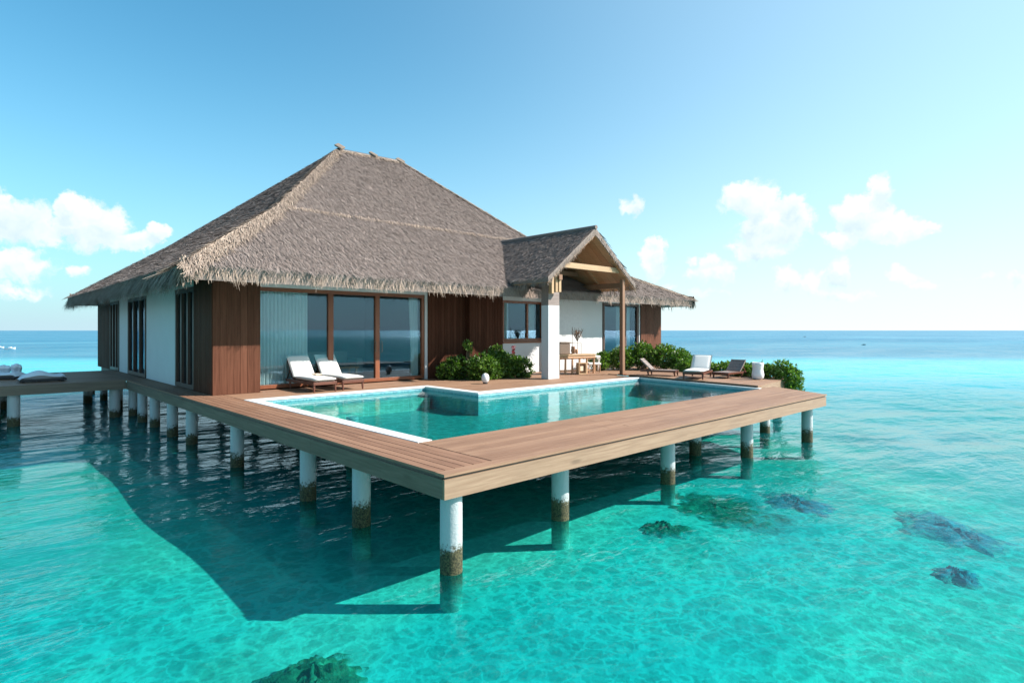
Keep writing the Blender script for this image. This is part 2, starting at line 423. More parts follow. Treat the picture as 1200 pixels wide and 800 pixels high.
# lagoon water
def schlick(nt, nr, f0=.02):
    inc = nt.new('ShaderNodeNewGeometry').outputs['Incoming']
    c = nt.math('ABSOLUTE', nt.vm('DOT_PRODUCT', nr, inc, 1))
    return nt.math('ADD', f0, nt.math('MULTIPLY', nt.math('POWER', nt.math('SUBTRACT', 1, c, clamp=True), 5), 1-f0), clamp=True)
def water(name, tint, pool=False):
    m, nt, out = material(name); p = pos(nt)
    xyz = nt.sep(p); fl = nt.new('ShaderNodeCombineXYZ'); nt.put(fl.inputs[0], xyz[0]); nt.put(fl.inputs[1], xyz[1]); fl = fl.outputs[0]
    if pool:
        h = nt.math('ADD', nt.math('MULTIPLY', nt.noise(fl, 3.2, 3, .55, .4), .6), nt.math('MULTIPLY', nt.noise(fl, 9, 3, .5, .5), .22))
        nr = nt.bump(h, .45, .022)
        fr = nt.math('MULTIPLY', schlick(nt, nr), .8)
        net = nt.math('ADD', nt.math('MULTIPLY', caustic(nt, fl, 3.4), .25), .8)  # caustic light net put into the pool water colour
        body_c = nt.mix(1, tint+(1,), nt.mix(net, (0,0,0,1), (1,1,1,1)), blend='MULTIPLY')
        tp = nt.new('ShaderNodeBsdfTransparent'); nt.put(tp.inputs[0], body_c)
        gl = nt.new('ShaderNodeBsdfGlossy'); gl.inputs['Roughness'].default_value = .03; nt.l.new(nr, gl.inputs['Normal'])
        mx = nt.new('ShaderNodeMixShader'); nt.put(mx.inputs[0], fr)
        nt.l.new(tp.outputs[0], mx.inputs[1]); nt.l.new(gl.outputs[0], mx.inputs[2]); nt.l.new(mx.outputs[0], out.inputs[0])
        return m
    # distance from the villa along the open-sea direction: lagoon, channel, deep sea
    dd = nt.vm('DOT_PRODUCT', nt.vm('SUBTRACT', fl, tuple(Vector((CAM.x, CAM.y, 0)))), tuple(FWD), 1)
    rr = nt.vm('DOT_PRODUCT', nt.vm('SUBTRACT', fl, tuple(Vector((CAM.x, CAM.y, 0)))), tuple(RGT), 1)
    wob = nt.math('MULTIPLY', nt.math('SUBTRACT', nt.noise(fl, .02, 3, .6), .5), 12)
    edge = nt.math('ADD', dd, wob)
    far = nt.sm(edge, 50, 66)
    rad = nt.vm('LENGTH', nt.vm('SUBTRACT', fl, tuple(Vector((CAM.x, CAM.y, 0)))), out=1)
    # waves: wind chop, crossing ripples, long swell
    a1 = nt.scale(fl, (1, 2.3, 1), (0, 0, R_(38)))
    a2 = nt.scale(fl, (1, 1.7, 1), (0, 0, R_(-8)))
    h = nt.math('MULTIPLY', nt.noise(a1, .9, 4, .55, .3), 1.0)
    h = nt.math('ADD', h, nt.math('MULTIPLY', nt.noise(a2, 2.4, 3, .5, .6), .22))
    h = nt.math('ADD', h, nt.math('MULTIPLY', nt.noise(a1, 5.5, 3, .55, .4), .09))
    h = nt.math('ADD', h, nt.math('MULTIPLY', nt.noise(a1, .28, 2, .5), 2.6))
    wv_ = nt.noise(a2, .12, 2, .5)
    calm = nt.math('ADD', .55, nt.math('MULTIPLY', nt.sm(wv_, .35, .65), .6))
    bn = nt.new('ShaderNodeBump'); nt.put(bn.inputs['Height'], nt.math('MULTIPLY', h, calm)); bn.inputs['Strength'].default_value = 1.0; nt.put(bn.inputs['Distance'], nt.math('ADD', .07, nt.math('MULTIPLY', nt.sm(rad, 9, 32), .18)))
    nr = bn.outputs[0]
    fr = schlick(nt, nr)
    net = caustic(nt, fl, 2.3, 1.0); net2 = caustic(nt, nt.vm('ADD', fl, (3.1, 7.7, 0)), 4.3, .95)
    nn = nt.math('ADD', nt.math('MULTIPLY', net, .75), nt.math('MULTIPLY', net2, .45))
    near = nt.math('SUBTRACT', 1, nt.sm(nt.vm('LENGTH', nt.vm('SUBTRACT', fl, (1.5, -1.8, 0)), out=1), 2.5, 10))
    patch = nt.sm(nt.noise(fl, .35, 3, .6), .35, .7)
    g = nt.math('ADD', .755, nt.math('MULTIPLY', nt.math('MULTIPLY', nn, .68), nt.math('MULTIPLY', nt.math('ADD', .3, patch), nt.math('ADD', .14, near))), clamp=True)  # caustic net painted into the transmission colour, strongest off the deck front
    dv = nt.noise(fl, .22, 4, .55)
    t0 = nt.mix(nt.sm(dv, .38, .65), (.20,.93,.90,1), (.06,.78,.85,1))
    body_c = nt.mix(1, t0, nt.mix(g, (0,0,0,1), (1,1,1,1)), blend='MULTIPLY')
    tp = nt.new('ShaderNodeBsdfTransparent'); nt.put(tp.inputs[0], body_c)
    # suspended matter in the water gives a little of its own turquoise
    df = nt.new('ShaderNodeBsdfDiffuse'); nt.put(df.inputs[0], nt.mix(nt.sm(dd, 12, 50), (.02,.42,.48,1), (.09,.48,.56,1)))
    b1 = nt.new('ShaderNodeMixShader'); nt.put(b1.inputs[0], nt.math('ADD', .03, nt.math('MULTIPLY', nt.sm(dd, 10, 40), .8)))
    nt.l.new(tp.outputs[0], b1.inputs[1]); nt.l.new(df.outputs[0], b1.inputs[2])
    dp = nt.new('ShaderNodeBsdfDiffuse'); nt.put(dp.inputs[0], nt.mix(nt.sm(nt.noise(nt.scale(fl, (.3, 1, 1), (0,0,-a_)), .03, 3, .5), .35, .7), (.025,.15,.235,1), (.06,.22,.30,1)))
    b2 = nt.new('ShaderNodeMixShader'); nt.put(b2.inputs[0], far); nt.l.new(b1.outputs[0], b2.inputs[1]); nt.l.new(dp.outputs[0], b2.inputs[2])
    gl = nt.new('ShaderNodeBsdfGlossy'); nt.l.new(nr, gl.inputs['Normal'])
    nt.put(gl.inputs['Roughness'], nt.math('ADD', .045, nt.math('MULTIPLY', nt.sm(rad, 20, 300), .30)))
    gl.inputs[0].default_value = (.86,.93,1,1)
    mx = nt.new('ShaderNodeMixShader')
    # facets turned to the viewer by the chop keep the far sea from becoming a mirror
    nt.put(mx.inputs[0], nt.math('MULTIPLY', nt.math('MINIMUM', fr, .55), nt.mix(nt.sm(rad, 60, 200), nt.mix(near, .84, .42, 'FLOAT'), .62, 'FLOAT')))
    nt.l.new(b2.outputs[0], mx.inputs[1]); nt.l.new(gl.outputs[0], mx.inputs[2]); nt.l.new(mx.outputs[0], out.inputs[0])
    return m
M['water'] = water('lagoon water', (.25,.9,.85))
M['pool_water'] = water('pool water', (.30,.92,.89), True)
# seabed
m, nt, out = material('sandy seabed'); p = pos(nt)
n1 = nt.noise(p, .35, 5, .6, .3); n2 = nt.noise(p, 3.5, 5, .65)
c = nt.mix(n2, (.38,.335,.27,1), (.54,.49,.40,1))
c = nt.mix(nt.math('MULTIPLY', nt.sm(n1, .52, .72), .45), c, (.16,.20,.14,1))
principled(nt, out, c, .95, nt.bump(n2, .5, .06)); M['seabed'] = m
m, nt, out = material('coral rock'); p = pos(nt)
n1 = nt.noise(p, 6, 6, .7); c = nt.ramp(n1, [(.3, (.035,.06,.035)), (.55, (.12,.14,.07)), (.75, (.32,.30,.18))])
c = nt.mix(nt.sm(nt.math('ADD', nt.sep(objc(nt))[2], nt.math('MULTIPLY', nt.math('SUBTRACT', nt.noise(p, 7, 5, .7), .5), .10)), .03, .08), (.34,.31,.26,1), c)
principled(nt, out, c, .95, nt.bump(n1, .9, .05)); M['coral'] = m
m, nt, out = material('blue grey coral rock'); p = pos(nt)
n1 = nt.noise(p, 5, 6, .7); c = nt.ramp(n1, [(.3, (.14,.13,.16)), (.55, (.22,.20,.25)), (.75, (.34,.31,.32))])
c = nt.mix(nt.sm(nt.math('ADD', nt.sep(objc(nt))[2], nt.math('MULTIPLY', nt.math('SUBTRACT', nt.noise(p, 7, 5, .7), .5), .10)), .03, .08), (.34,.31,.26,1), c)
principled(nt, out, c, .95, nt.bump(n1, .9, .05)); M['coral_blue'] = m

# ------------------------------------------------------------------ sea and seabed
def disc(name, mat, rings, zf, seg=96, ctr=(0,0)):
    vs_ = [(ctr[0], ctr[1], zf(ctr[0], ctr[1]))]; fs = []
    for r in rings:
        for k in range(seg):
            a = 2*math.pi*k/seg; x = ctr[0]+r*math.cos(a); y = ctr[1]+r*math.sin(a); vs_.append((x, y, zf(x, y)))
    for k in range(seg): fs.append((0, 1+k, 1+(k+1) % seg))
    for i in range(len(rings)-1):
        for k in range(seg):
            a = 1+i*seg+k; b = 1+i*seg+(k+1) % seg; fs.append((a, a+seg, b+seg, b))
    me = bpy.data.meshes.new(name); me.from_pydata(vs_, [], fs)
    return finish(me, name, mat, None, True, True, 0, None)
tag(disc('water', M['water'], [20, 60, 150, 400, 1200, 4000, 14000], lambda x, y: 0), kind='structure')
def bedz(x, y):
    r = math.hypot(x, y); return -.42 - .03*math.sin(x*.9+y*.4) - .03*math.sin(y*1.1-x*.5) - (.4*max(0, (r-30)/50))
tag(disc('seabed', M['seabed'], [i*.6 for i in range(1, 50)]+[35, 45, 70, 120, 300, 14000], bedz, 120), kind='structure')

def coral(name, label, x, y, rx, ry, h, rot, mat, seed, cat='coral'):
    r = random.Random(seed); mb = MB(); n = 40; rings = 12; vs_ = []; fs = []
    ph = [r.uniform(0, 6.28) for _ in range(8)]
    for i in range(rings+1):
        t = i/rings
        for k in range(n):
            a = 2*math.pi*k/n
            w_ = 1 + .13*math.sin(2*a+ph[0]) + .10*math.sin(3*a+ph[1]) + .06*math.sin(5*a+ph[2]) + .06*math.sin(9*a+ph[3]) + .05*math.sin(14*a+ph[5]+3*t) + r.uniform(-.05, .05)
            h_e = h*.62; rr = w_*(1-t*.95)
            z = h_e*(1-(1-t)**1.6)*(1+.22*math.sin(a*4+ph[4]+t*5)+.12*math.sin(a*11+t*9)) + r.uniform(-.16, .16)*h*(t > 0)
            px, py = rr*rx*math.cos(a), rr*ry*math.sin(a)
            vs_.append((px*math.cos(rot)-py*math.sin(rot), px*math.sin(rot)+py*math.cos(rot), z))
    for i in range(rings):
        for k in range(n): fs.append((i*n+k, i*n+(k+1) % n, (i+1)*n+(k+1) % n, (i+1)*n+k))
    fs.append(tuple(rings*n+k for k in range(n)))
    mb.add(vs_, fs); o = mb.build(name, mat, None, smooth=True)
    o.location = (x, y, bedz(x, y)-.035); return tag(o, label, cat)
ra = math.atan2(RGT.y, RGT.x)
coral('coral_head', 'large olive coral head in front of the deck corner at the bottom of the view', -1.55, -.12, .52, .52, .24, ra, M['coral'], 3)
coral('coral_head', 'long olive reef patch just off the front deck beside the shadow edge', 5.9, -.15, 1.3, 1.15, .17, ra, M['coral'], 5)
coral('coral_head', 'small dark oval coral head alone before the long olive patch', 4.25, -.15, .48, .42, .19, ra, M['coral'], 9)
coral('coral_head', 'blue grey coral patch under ripples off the right deck end', 7.45, -1.0, .70, .95, .17, ra, M['coral_blue'], 12)
coral('coral_head', 'large violet grey coral patch in open water on the far right', 7.4, -3.3, .66, 1.25, .17, ra, M['coral_blue'], 14)
coral('coral_head', 'small violet grey coral patch nearest the right edge of the view', 5.5, -3.7, .32, .36, .17, ra, M['coral_blue'], 15)
# ------------------------------------------------------------------ deck
Z = 1.2
T_ = lambda: random.random()
deck = thing('timber_deck', 'L shaped timber deck on white stilts carrying the thatched villa and pool', 'deck', (0, 0, 0))
def boards_y(mb, x0, x1, ylo, yhi, wd=.138, gap=.007, z=Z, th=.03, joints=True):
    n = max(1, round((x1-x0)/wd)); wd = (x1-x0)/n
    for i in range(n):
        xa = x0+i*wd+gap/2; xb = x0+(i+1)*wd-gap/2; y = ylo(xa) if callable(ylo) else ylo; ye = yhi(xa) if callable(yhi) else yhi
        while y < ye-.01:
            yn = min(ye, y + (random.uniform(2.4, 4.2) if joints else 99)); 
            if ye-yn < .5: yn = ye
            mb.box(xa, xb, y+.002, yn-.002, z-th, z+random.uniform(-.0015, .0015), T_()); y = yn
def boards_x(mb, y0, y1, xlo, xhi, wd=.138, gap=.007, z=Z, th=.03, joints=True):
    n = max(1, round((y1-y0)/wd)); wd = (y1-y0)/n
    for i in range(n):
        ya = y0+i*wd+gap/2; yb = y0+(i+1)*wd-gap/2; ym = (ya+yb)/2; x = xlo(ym) if callable(xlo) else xlo; xe = xhi(ym) if callable(xhi) else xhi
        while x < xe-.01:
            xn = min(xe, x + (random.uniform(2.4, 4.2) if joints else 99))
            if xe-xn < .5: xn = xe
            mb.box(x+.002, xn-.002, ya, yb, z-th, z+random.uniform(-.0015, .0015), T_()); x = xn
mb = MB(); boards_y(mb, .0, .84, lambda x: .17+x*.0, 17.0, .14, .014); boards_y(mb, .0, .60, 17.0, 22.93, .15, .012)
mb.build('side_boards', M['deck_y'], deck)
mb = MB(); mb.box(-.01, 11.88, -.015, .155, Z-.03, Z+.002, .55)
endx = lambda y: 11.86 + (y)*.62
boards_x(mb, .165, 1.745, lambda y: .855, endx, .122, .005)
mb.build('front_boards', M['deck_x'], deck)
mb = MB()
boards_x(mb, 8.80, 10.68, lambda y: .855 if y < 10.19 else 1.76, 5.98, .14, .006)
boards_x(mb, 6.46, 8.80, 5.98, lambda y: 12.98+(y-6.46)*.16, .14, .006)
boards_x(mb, 8.80, 10.68, 5.985, 13.3, .14, .006)
boards_x(mb, 6.75, 9.99, lambda y: 13.5, 20.2, .14, .006)
boards_x(mb, 8.0, 9.99, 13.3, 13.5, .14, .006)
mb.build('terrace_boards', M['deck_x'], deck)
# raised right terrace
P1 = (12.98, 6.72); P2 = (12.20, 1.86); P3 = (14.95, 2.22); ZR = 1.27
lx = lambda y: P2[0] + (P1[0]-P2[0])*(y-P2[1])/(P1[1]-P2[1])
mb = MB()
boards_x(mb, 2.2, 6.72, lx, 15.6, .14, .006, ZR)
mb.prism([P2, P3, (15.6, 2.3), (15.6, 2.2), (lx(2.2), 2.2)][:3]+[(14.95, 2.221), (lx(2.2)+.002, 2.198)], ZR-.03, ZR-.001, .6)
mb.build('raised_boards', M['deck_x'], deck)
mb = MB()
mb.bar((P2[0], P2[1]+.02, ZR-.14), (P3[0], P3[1]+.02, ZR-.14), .04, .215, .5)
mb.bar((P3[0]+.0, P3[1]+.02, ZR-.14), (15.6, 2.4, ZR-.14), .04, .215, .5)
mb.bar((P1[0], P1[1], ZR-.09), (15.6, 6.74, ZR-.09), .03, .115, .5)
each(mb, 'raised_edge', M['fascia_x'], deck)
# shadow-gap batten and fascias
mb = MB(); mb.box(.02, 11.83, .012, .05, Z-.065, Z-.031, .2); mb.build('front_batten', M['under'], deck)
mb = MB(); mb.box(.012, .05, .05, 17.0, Z-.065, Z-.031, .2); mb.build('side_batten', M['under'], deck)
mb = MB()
mb.box(.0, 11.86, -.005, .035, .915, Z-.062, .5)
mb.bar((11.86, 0.02, 1.026), (13.0, 1.86, 1.026), .04, .222, .5)
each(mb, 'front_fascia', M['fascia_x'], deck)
mb = MB()
ys = [.036, 3.4, 7.0, 10.4, 13.7, 17.0]
for i in range(5): mb.box(-.004, .034, ys[i]+(.002 if i else 0), ys[i+1]-.002, .915, Z-.062, T_())
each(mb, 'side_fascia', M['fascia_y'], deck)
mb = MB()
for y in [y*.62+.4 for y in range(0, 26)]:
    if 1.3 < y < 8.9: mb.box(.06, .84, y, y+.06, .96, Z-.035)
    elif y < 1.3: mb.box(.06, 11.8, y, y+.06, .96, Z-.035)
    else: mb.box(.06, 15.5, y, y+.06, .96, Z-.035)
for x in (.12, .76): mb.box(x, x+.08, .1, 17, .90, 1.06)
mb.box(.9, 12.4, 1.45, 1.53, .90, 1.06); mb.box(.9, 11.7, .2, .28, .90, 1.06)
mb.box(13.15, 15.4, 2.3, 6.6, 1.05, 1.16)
mb.box(.7, 20, 10.8, 26.3, .95, 1.165)
mb.build('underframe', M['under'], deck)
PILES = [(.25,.20),(.30,2.38),(.30,4.15),(.26,7.43),(.26,10.67),(.2,12.21),(.22,14.22),(.16,15.5),(.25,17.3),
         (2.59,.6),(5.54,.6),(8.76,.6),(11.61,.36),(8.14,1.5),(12.17,1.66),(2.2,6.2)]
for (x, y) in PILES:
    mb = MB(); mb.lathe((x, y, 0), [(.13, -.8), (.13, -.3), (.132, 0), (.13, .92), (.13, .955)], 28)
    mb.build('pile', M['pile'], deck, smooth=False).data.polygons.foreach_set('use_smooth', [True]*28*4+[False]*2)
inner = [(x, y) for x in (4.4, 8.6, 12.8, 17) for y in (10.6, 14, 18, 22, 26)] + [(.3, 20), (.3, 23), (.3, 26), (19.8, 10.4), (15.3, 2.6), (15.3, 5.5), (15.3, 8.5), (18.5, 8)]
for (x, y) in inner:
    mb = MB(); mb.lathe((x, y, 0), [(.13, -.8), (.13, .955)], 16); mb.build('pile', M['pile'], deck, smooth=False)

# ------------------------------------------------------------------ walkway to the left
walk = thing('jetty_walkway', 'timber jetty branching left from the villa deck over dark water', 'walkway', (-2, 19.6, 0))
mb = MB(); boards_x(mb, 17.0, 22.9, -9.0, -.006, .15, .007); mb.build('boards', M['deck_x'], walk)
mb = MB(); mb.box(-9, -.006, 16.965, 16.998, .915, Z-.003); mb.box(-9, -.006, 22.9, 22.935, .915, Z-.003); each(mb, 'fascia', M['walk_fascia'], walk)
mb = MB()
for x in range(-9, 0): mb.box(x+.4, x+.48, 17, 22.85, .95, Z-.035)
mb.build('underframe', M['under'], walk)
for (x, y) in [(-2.75, 17.2), (-3.15, 18.3), (-.25, 17.35), (-6.2, 17.2), (-2.8, 22.4), (-6.2, 22.4), (-.3, 22.4)]:
    mb = MB(); mb.lathe((x, y, 0), [(.15, -.8), (.15, .955)], 20); mb.build('pile', M['pile'], walk, smooth=False)

# ------------------------------------------------------------------ pool
pool = thing('swimming_pool', 'turquoise pool with white coping sunk into the timber deck', 'pool', (6, 4, .5))
xr = lambda y: 12.05 + (y-1.75)*.185          # slanted right edge
outer = [(1.08,1.75),(xr(1.75),1.75),(xr(6.2),6.2),(5.72,6.2),(5.72,8.55),(1.08,8.55)]
zb = .62
mb = MB(); mb.prism(outer, zb-.08, zb); mb.build('pool_floor', M['pool_tile'], pool)
mb = MB(); n = len(outer); ctr = Vector((5, 4))
def wallseg(mb, a, b, z0, z1, off=0., th=.1):
    a = Vector(a); b = Vector(b); d = (b-a).normalized(); nn = Vector((d.y, -d.x))   # outward for CCW polygon
    q = [a-nn*off, b-nn*off, b+nn*th, a+nn*th]; mb.prism([tuple(v) for v in q], z0, z1)
for i in range(n): wallseg(mb, outer[i], (5.822, 6.2) if i == 2 else outer[(i+1) % n], zb-.08, Z-.035)
mb.build('pool_wall', M['pool_wall'], pool)
mb = MB()
for i in range(n):
    if i in (0,): continue
    wallseg(mb, outer[i], (5.715, 6.2) if i == 2 else outer[(i+1) % n], 1.085, 1.125, .004 if i != 3 else .003, -.0005)
mb.build('tile_band', M['pool_band'], pool)
mb = MB()
mb.box(.85, 1.10, 1.76, 8.79, Z-.034, Z+.008); mb.box(1.102, 5.70, 8.53, 8.79, Z-.034, Z+.008)
mb.box(5.702, 5.97, 6.18, 8.79, Z-.034, Z+.008)
mb.box(5.972, xr(6.2)+.15, 6.18, 6.45, Z-.034, Z+.008)
mb.prism([(xr(1.75)-.02,1.76),(xr(1.75)+.14,1.76),(xr(6.17)+.14,6.175),(xr(6.17)-.02,6.175)], Z-.034, Z+.008)
mb.build('coping', M['coping'], pool, bevel=.006)
mb = MB(); mb.box(1.085, 2.35, 6.4, 8.5, zb, .98); mb.box(2.351, 5.6, 8.15, 8.5, zb, .93); mb.build('pool_ledge', M['pool_ledge'], pool)
ins = [(1.081,1.751),(xr(1.75)-.001,1.751),(xr(6.2)-.001,6.199),(5.719,6.199),(5.719,8.549),(1.081,8.549)]
mb = MB(); mb.add([(p_[0],p_[1],1.105) for p_ in ins], [(0,1,2,3),(0,3,4,5)]); mb.build('pool_water', M['pool_water'], pool)

# ------------------------------------------------------------------ villa
villa = thing('thatched_villa', 'white and brown over water villa under a steep hipped thatch roof', 'villa', (10, 17, Z))
def clad_x(mb, x0, x1, y, z0, z1, wd=.15, face=-1, depth=.1):
    n = max(1, round((x1-x0)/wd)); wd = (x1-x0)/n
    mb.box(x0, x1, y+(.014 if face < 0 else -depth), y+(depth if face < 0 else -.014), z0, z1, .1)
    for i in range(n):
        g = .006
        a, b = (y, y+.013) if face < 0 else (y-.013, y)
        mb.box(x0+i*wd+(g if i else 0), x0+(i+1)*wd, a-random.uniform(0,.003), b, z0, z1, T_())
def clad_y(mb, y0, y1, x, z0, z1, wd=.15, face=-1, depth=.1):
    n = max(1, round((y1-y0)/wd)); wd = (y1-y0)/n
    mb.box(x+(.014 if face < 0 else -depth), x+(depth if face < 0 else -.014), y0, y1, z0, z1, .1)
    for i in range(n):
        g = .006
        a, b = (x, x+.013) if face < 0 else (x-.013, x)
        mb.box(a-random.uniform(0,.003), b, y0+i*wd+(g if i else 0), y0+(i+1)*wd, z0, z1, T_())
ZT = 4.75
mb = MB(); clad_x(mb, .6, 1.74, 10.2, Z+.005, ZT, .165, -1, .5); mb.box(1.64, 1.735, 10.702, 11.65, Z+.005, ZT)
mb.build('front_cladding', M['clad'], villa)
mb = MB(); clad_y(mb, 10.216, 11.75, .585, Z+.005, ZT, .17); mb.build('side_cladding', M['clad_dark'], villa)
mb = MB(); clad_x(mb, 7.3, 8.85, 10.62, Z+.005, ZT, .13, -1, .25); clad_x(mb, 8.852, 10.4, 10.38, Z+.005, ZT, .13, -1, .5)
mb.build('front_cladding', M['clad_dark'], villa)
mb = MB(); clad_x(mb, 18.55, 20.2, 10.0, Z+.005, ZT, .17, -1, .3); clad_y(mb, 10.31, 12, 20.2, Z+.005, ZT, .17, 1)
mb.build('front_cladding', M['clad'], villa)
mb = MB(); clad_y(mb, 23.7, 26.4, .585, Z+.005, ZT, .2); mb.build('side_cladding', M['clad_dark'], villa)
# white walls
mb = MB()
mb.box(1.75, 7.298, 10.66, 10.86, 3.96, ZT)                 # over the big door
mb.box(7.20, 7.298, 10.665, 10.86, Z+.005, 3.96)
mb.box(10.405, 13.0, 10.42, 10.6, Z+.005, 2.40); mb.box(10.405, 13.0, 10.42, 10.6, 3.90, ZT)
mb.box(12.60, 13.0, 10.42, 10.6, 2.402, 3.898)
mb.box(14.4, 15.88, 10.12, 10.3, Z+.005, ZT)
mb.box(15.882, 18.54, 10.04, 10.25, 3.97, ZT); mb.box(18.46, 18.545, 10.045, 10.25, Z+.005, 3.968)
each(mb, 'front_wall', M['white_wall'], villa)
mb = MB(); mb.box(12.76, 14.39, 10.0, 10.3, Z+.005, ZT); mb.build('stucco_wall', M['stucco'], villa)
mb = MB()
def sidewall(y0, y1, z0=Z+.005, z1=ZT): mb.box(.62, .8, y0, y1, z0, z1)
sidewall(13.62, 17.28); sidewall(20.12, 21.78); sidewall(23.62, 23.70)
sidewall(11.752, 13.618, 3.96); sidewall(17.282, 20.118, 3.96); sidewall(21.782, 23.618, 3.96)
each(mb, 'side_wall', M['white_wall'], villa)
mb = MB(); mb.box(.82, 20.1, 26.2, 26.4, Z, ZT); mb.box(20.0, 20.19, 12.01, 26.19, Z, ZT); each(mb, 'back_wall', M['white_wall'], villa)
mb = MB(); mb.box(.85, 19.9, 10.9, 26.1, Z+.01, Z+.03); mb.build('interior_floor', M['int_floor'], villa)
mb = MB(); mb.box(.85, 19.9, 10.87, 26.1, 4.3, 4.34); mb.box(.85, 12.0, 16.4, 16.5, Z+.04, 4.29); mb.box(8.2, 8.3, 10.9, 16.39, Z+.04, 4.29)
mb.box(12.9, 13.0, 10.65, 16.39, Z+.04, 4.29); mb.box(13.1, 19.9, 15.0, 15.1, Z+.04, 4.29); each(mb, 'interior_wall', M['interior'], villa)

def framed(name, orient, fixed, spans, z0, z1, fw, mat, depth=.09, gd=.03, label=None, thick=None):
    """door or window unit: spans = list of (a,b) pane spans incl. frame lines; orient 'x' lies along x at y=fixed"""
    a0 = spans[0][0]; a1 = spans[-1][1]
    mb = MB()
    def bx(a, b, c, d, e0=0, e1=depth):
        if orient == 'x': mb.box(a, b, fixed+e0, fixed+e1, c, d, T_())
        else: mb.box(fixed+e0, fixed+e1, a, b, c, d, T_())
    bx(a0, a1, z0, z0+fw); bx(a0, a1, z1-fw, z1)
    edges = [a0] + [s[1] for s in spans[:-1]] + [a1]
    for i, e in enumerate(edges):
        t = (thick or {}).get(i, fw)
        if i == 0: bx(e, e+t, z0+fw, z1-fw)
        elif i == len(edges)-1: bx(e-t, e, z0+fw, z1-fw)
        else: bx(e-t/2, e+t/2, z0+fw, z1-fw)
    fr_ = mb.build(name, mat, villa, bevel=.004)
    if label: fr_['label'] = label
    for i, (a, b) in enumerate(spans):
        g = MB(); m0 = fw*.5
        if orient == 'x': g.box(a+m0, b-m0, fixed+depth*.5-.006, fixed+depth*.5+.006, z0+m0, z1-m0)
        else: g.box(fixed+depth*.5-.006, fixed+depth*.5+.006, a+m0, b-m0, z0+m0, z1-m0)
        g.build('pane', M['glass'], fr_)
    return fr_
framed('sliding_door', 'x', 10.70, [(1.76, 3.93), (3.93, 5.46), (5.46, 7.195)], Z+.03, 3.955, .10, M['frame'], .12, thick={1: .16, 2: .15})
framed('window', 'x', 10.46, [(10.45, 11.75), (11.75, 12.6)], 2.405, 3.895, .09, M['frame'], .1)
framed('window', 'x', 10.08, [(15.9, 17.5), (17.5, 18.45)], Z+.03, 3.96, .1, M['frame_dark'], .12)
for (a, b, k) in ((11.76, 13.61, 3), (17.29, 20.11, 3), (21.79, 23.61, 3)):
    sp = [(a+(b-a)*i/k, a+(b-a)*(i+1)/k) for i in range(k)]
    framed('side_window', 'y', .59, sp, Z+.02, 3.955, .12, M['frame_dark'], .14)
for hx in (5.36, 5.58):
    mb = MB(); mb.tube([(hx, 10.69, 2.12), (hx, 10.64, 2.15), (hx, 10.64, 2.45), (hx, 10.69, 2.48)], .013, 8); mb.build('door_handle', M['metal'], villa)
mb = MB(); mb.box(10.42, 12.62, 10.37, 10.455, 2.33, 2.398); mb.build('window_sill', M['frame'], villa)

# --- main roof
EX0, EX1, EY0, EY1, EZ = -.4, 21.0, 8.8, 27.2, 4.25
A, B, C_, D = (EX0, EY0, EZ), (EX1, EY0, EZ), (EX1, EY1, EZ), (EX0, EY1, EZ)
a2, b2_, c2, d2 = (2.9, 12.1, 6.42), (14.1, 12.1, 6.42), (14.1, 23.9, 6.42), (2.7, 23.9, 6.42)
r1, r2 = (7.8, 18.0, 10.5), (10.95, 18.0, 10.6)
faces = {'front': [(A, B, b2_, a2), (a2, b2_, r2, r1)], 'left': [(D, A, a2, d2), (d2, a2, r1)],
         'right': [(B, C_, c2, b2_), (b2_, c2, r2)], 'back': [(C_, D, d2, c2), (c2, d2, r1, r2)]}
top = [A, B, C_, D, a2, b2_, c2, d2, r1, r2]
mb = MB()
low_ = [(p_[0], p_[1], p_[2]-.34) for p_ in top[:4]] + [(p_[0], p_[1], p_[2]-.4) for p_ in top[4:]]
F_ = [(0,1,5,4),(4,5,9,8),(3,0,4,7),(7,4,8),(1,2,6,5),(5,6,9),(2,3,7,6),(6,7,8,9)]
mb.add(list(top)+low_, F_ + [tuple(i+10 for i in f[::-1]) for f in F_] + [(0,10,11,1),(1,11,12,2),(2,12,13,3),(3,13,10,0)], .35)
roof = mb.build('roof', M['thatch'], villa)

def blade_quads(P, down, nrm, L, W, lift, jit):
    n = len(P); side = np.cross(down, nrm)
    ang = RNG.normal(0, jit, (n, 1))
    d = down*np.cos(ang) + side*np.sin(ang); s_ = -down*np.sin(ang) + side*np.cos(ang)
    s_ = s_ + nrm*RNG.normal(0, .2, (n, 1)); s_ /= np.linalg.norm(s_, axis=1, keepdims=True)
    tip = P + d*L + nrm*lift
    w2 = W/2
    return np.stack([P - s_*w2, P + s_*w2, tip + s_*w2*.45, tip - s_*w2*.45], 1)
def sample_poly(poly, dens):
    P = [np.array(p_, float) for p_ in poly]; out = []; nr_ = None
    for i in range(1, len(P)-1):
        a, b, c = P[0], P[i], P[i+1]; cr = np.cross(b-a, c-a); ar = np.linalg.norm(cr)/2
        if nr_ is None: nr_ = cr/np.linalg.norm(cr)
        k = int(ar*dens)
        u = RNG.random((k, 1)); v = RNG.random((k, 1)); m_ = (u+v) > 1; u = np.where(m_, 1-u, u); v = np.where(m_, 1-v, v)
        out.append(a + (b-a)*u + (c-a)*v)
    if nr_[2] < 0: nr_ = -nr_
    return np.concatenate(out), nr_
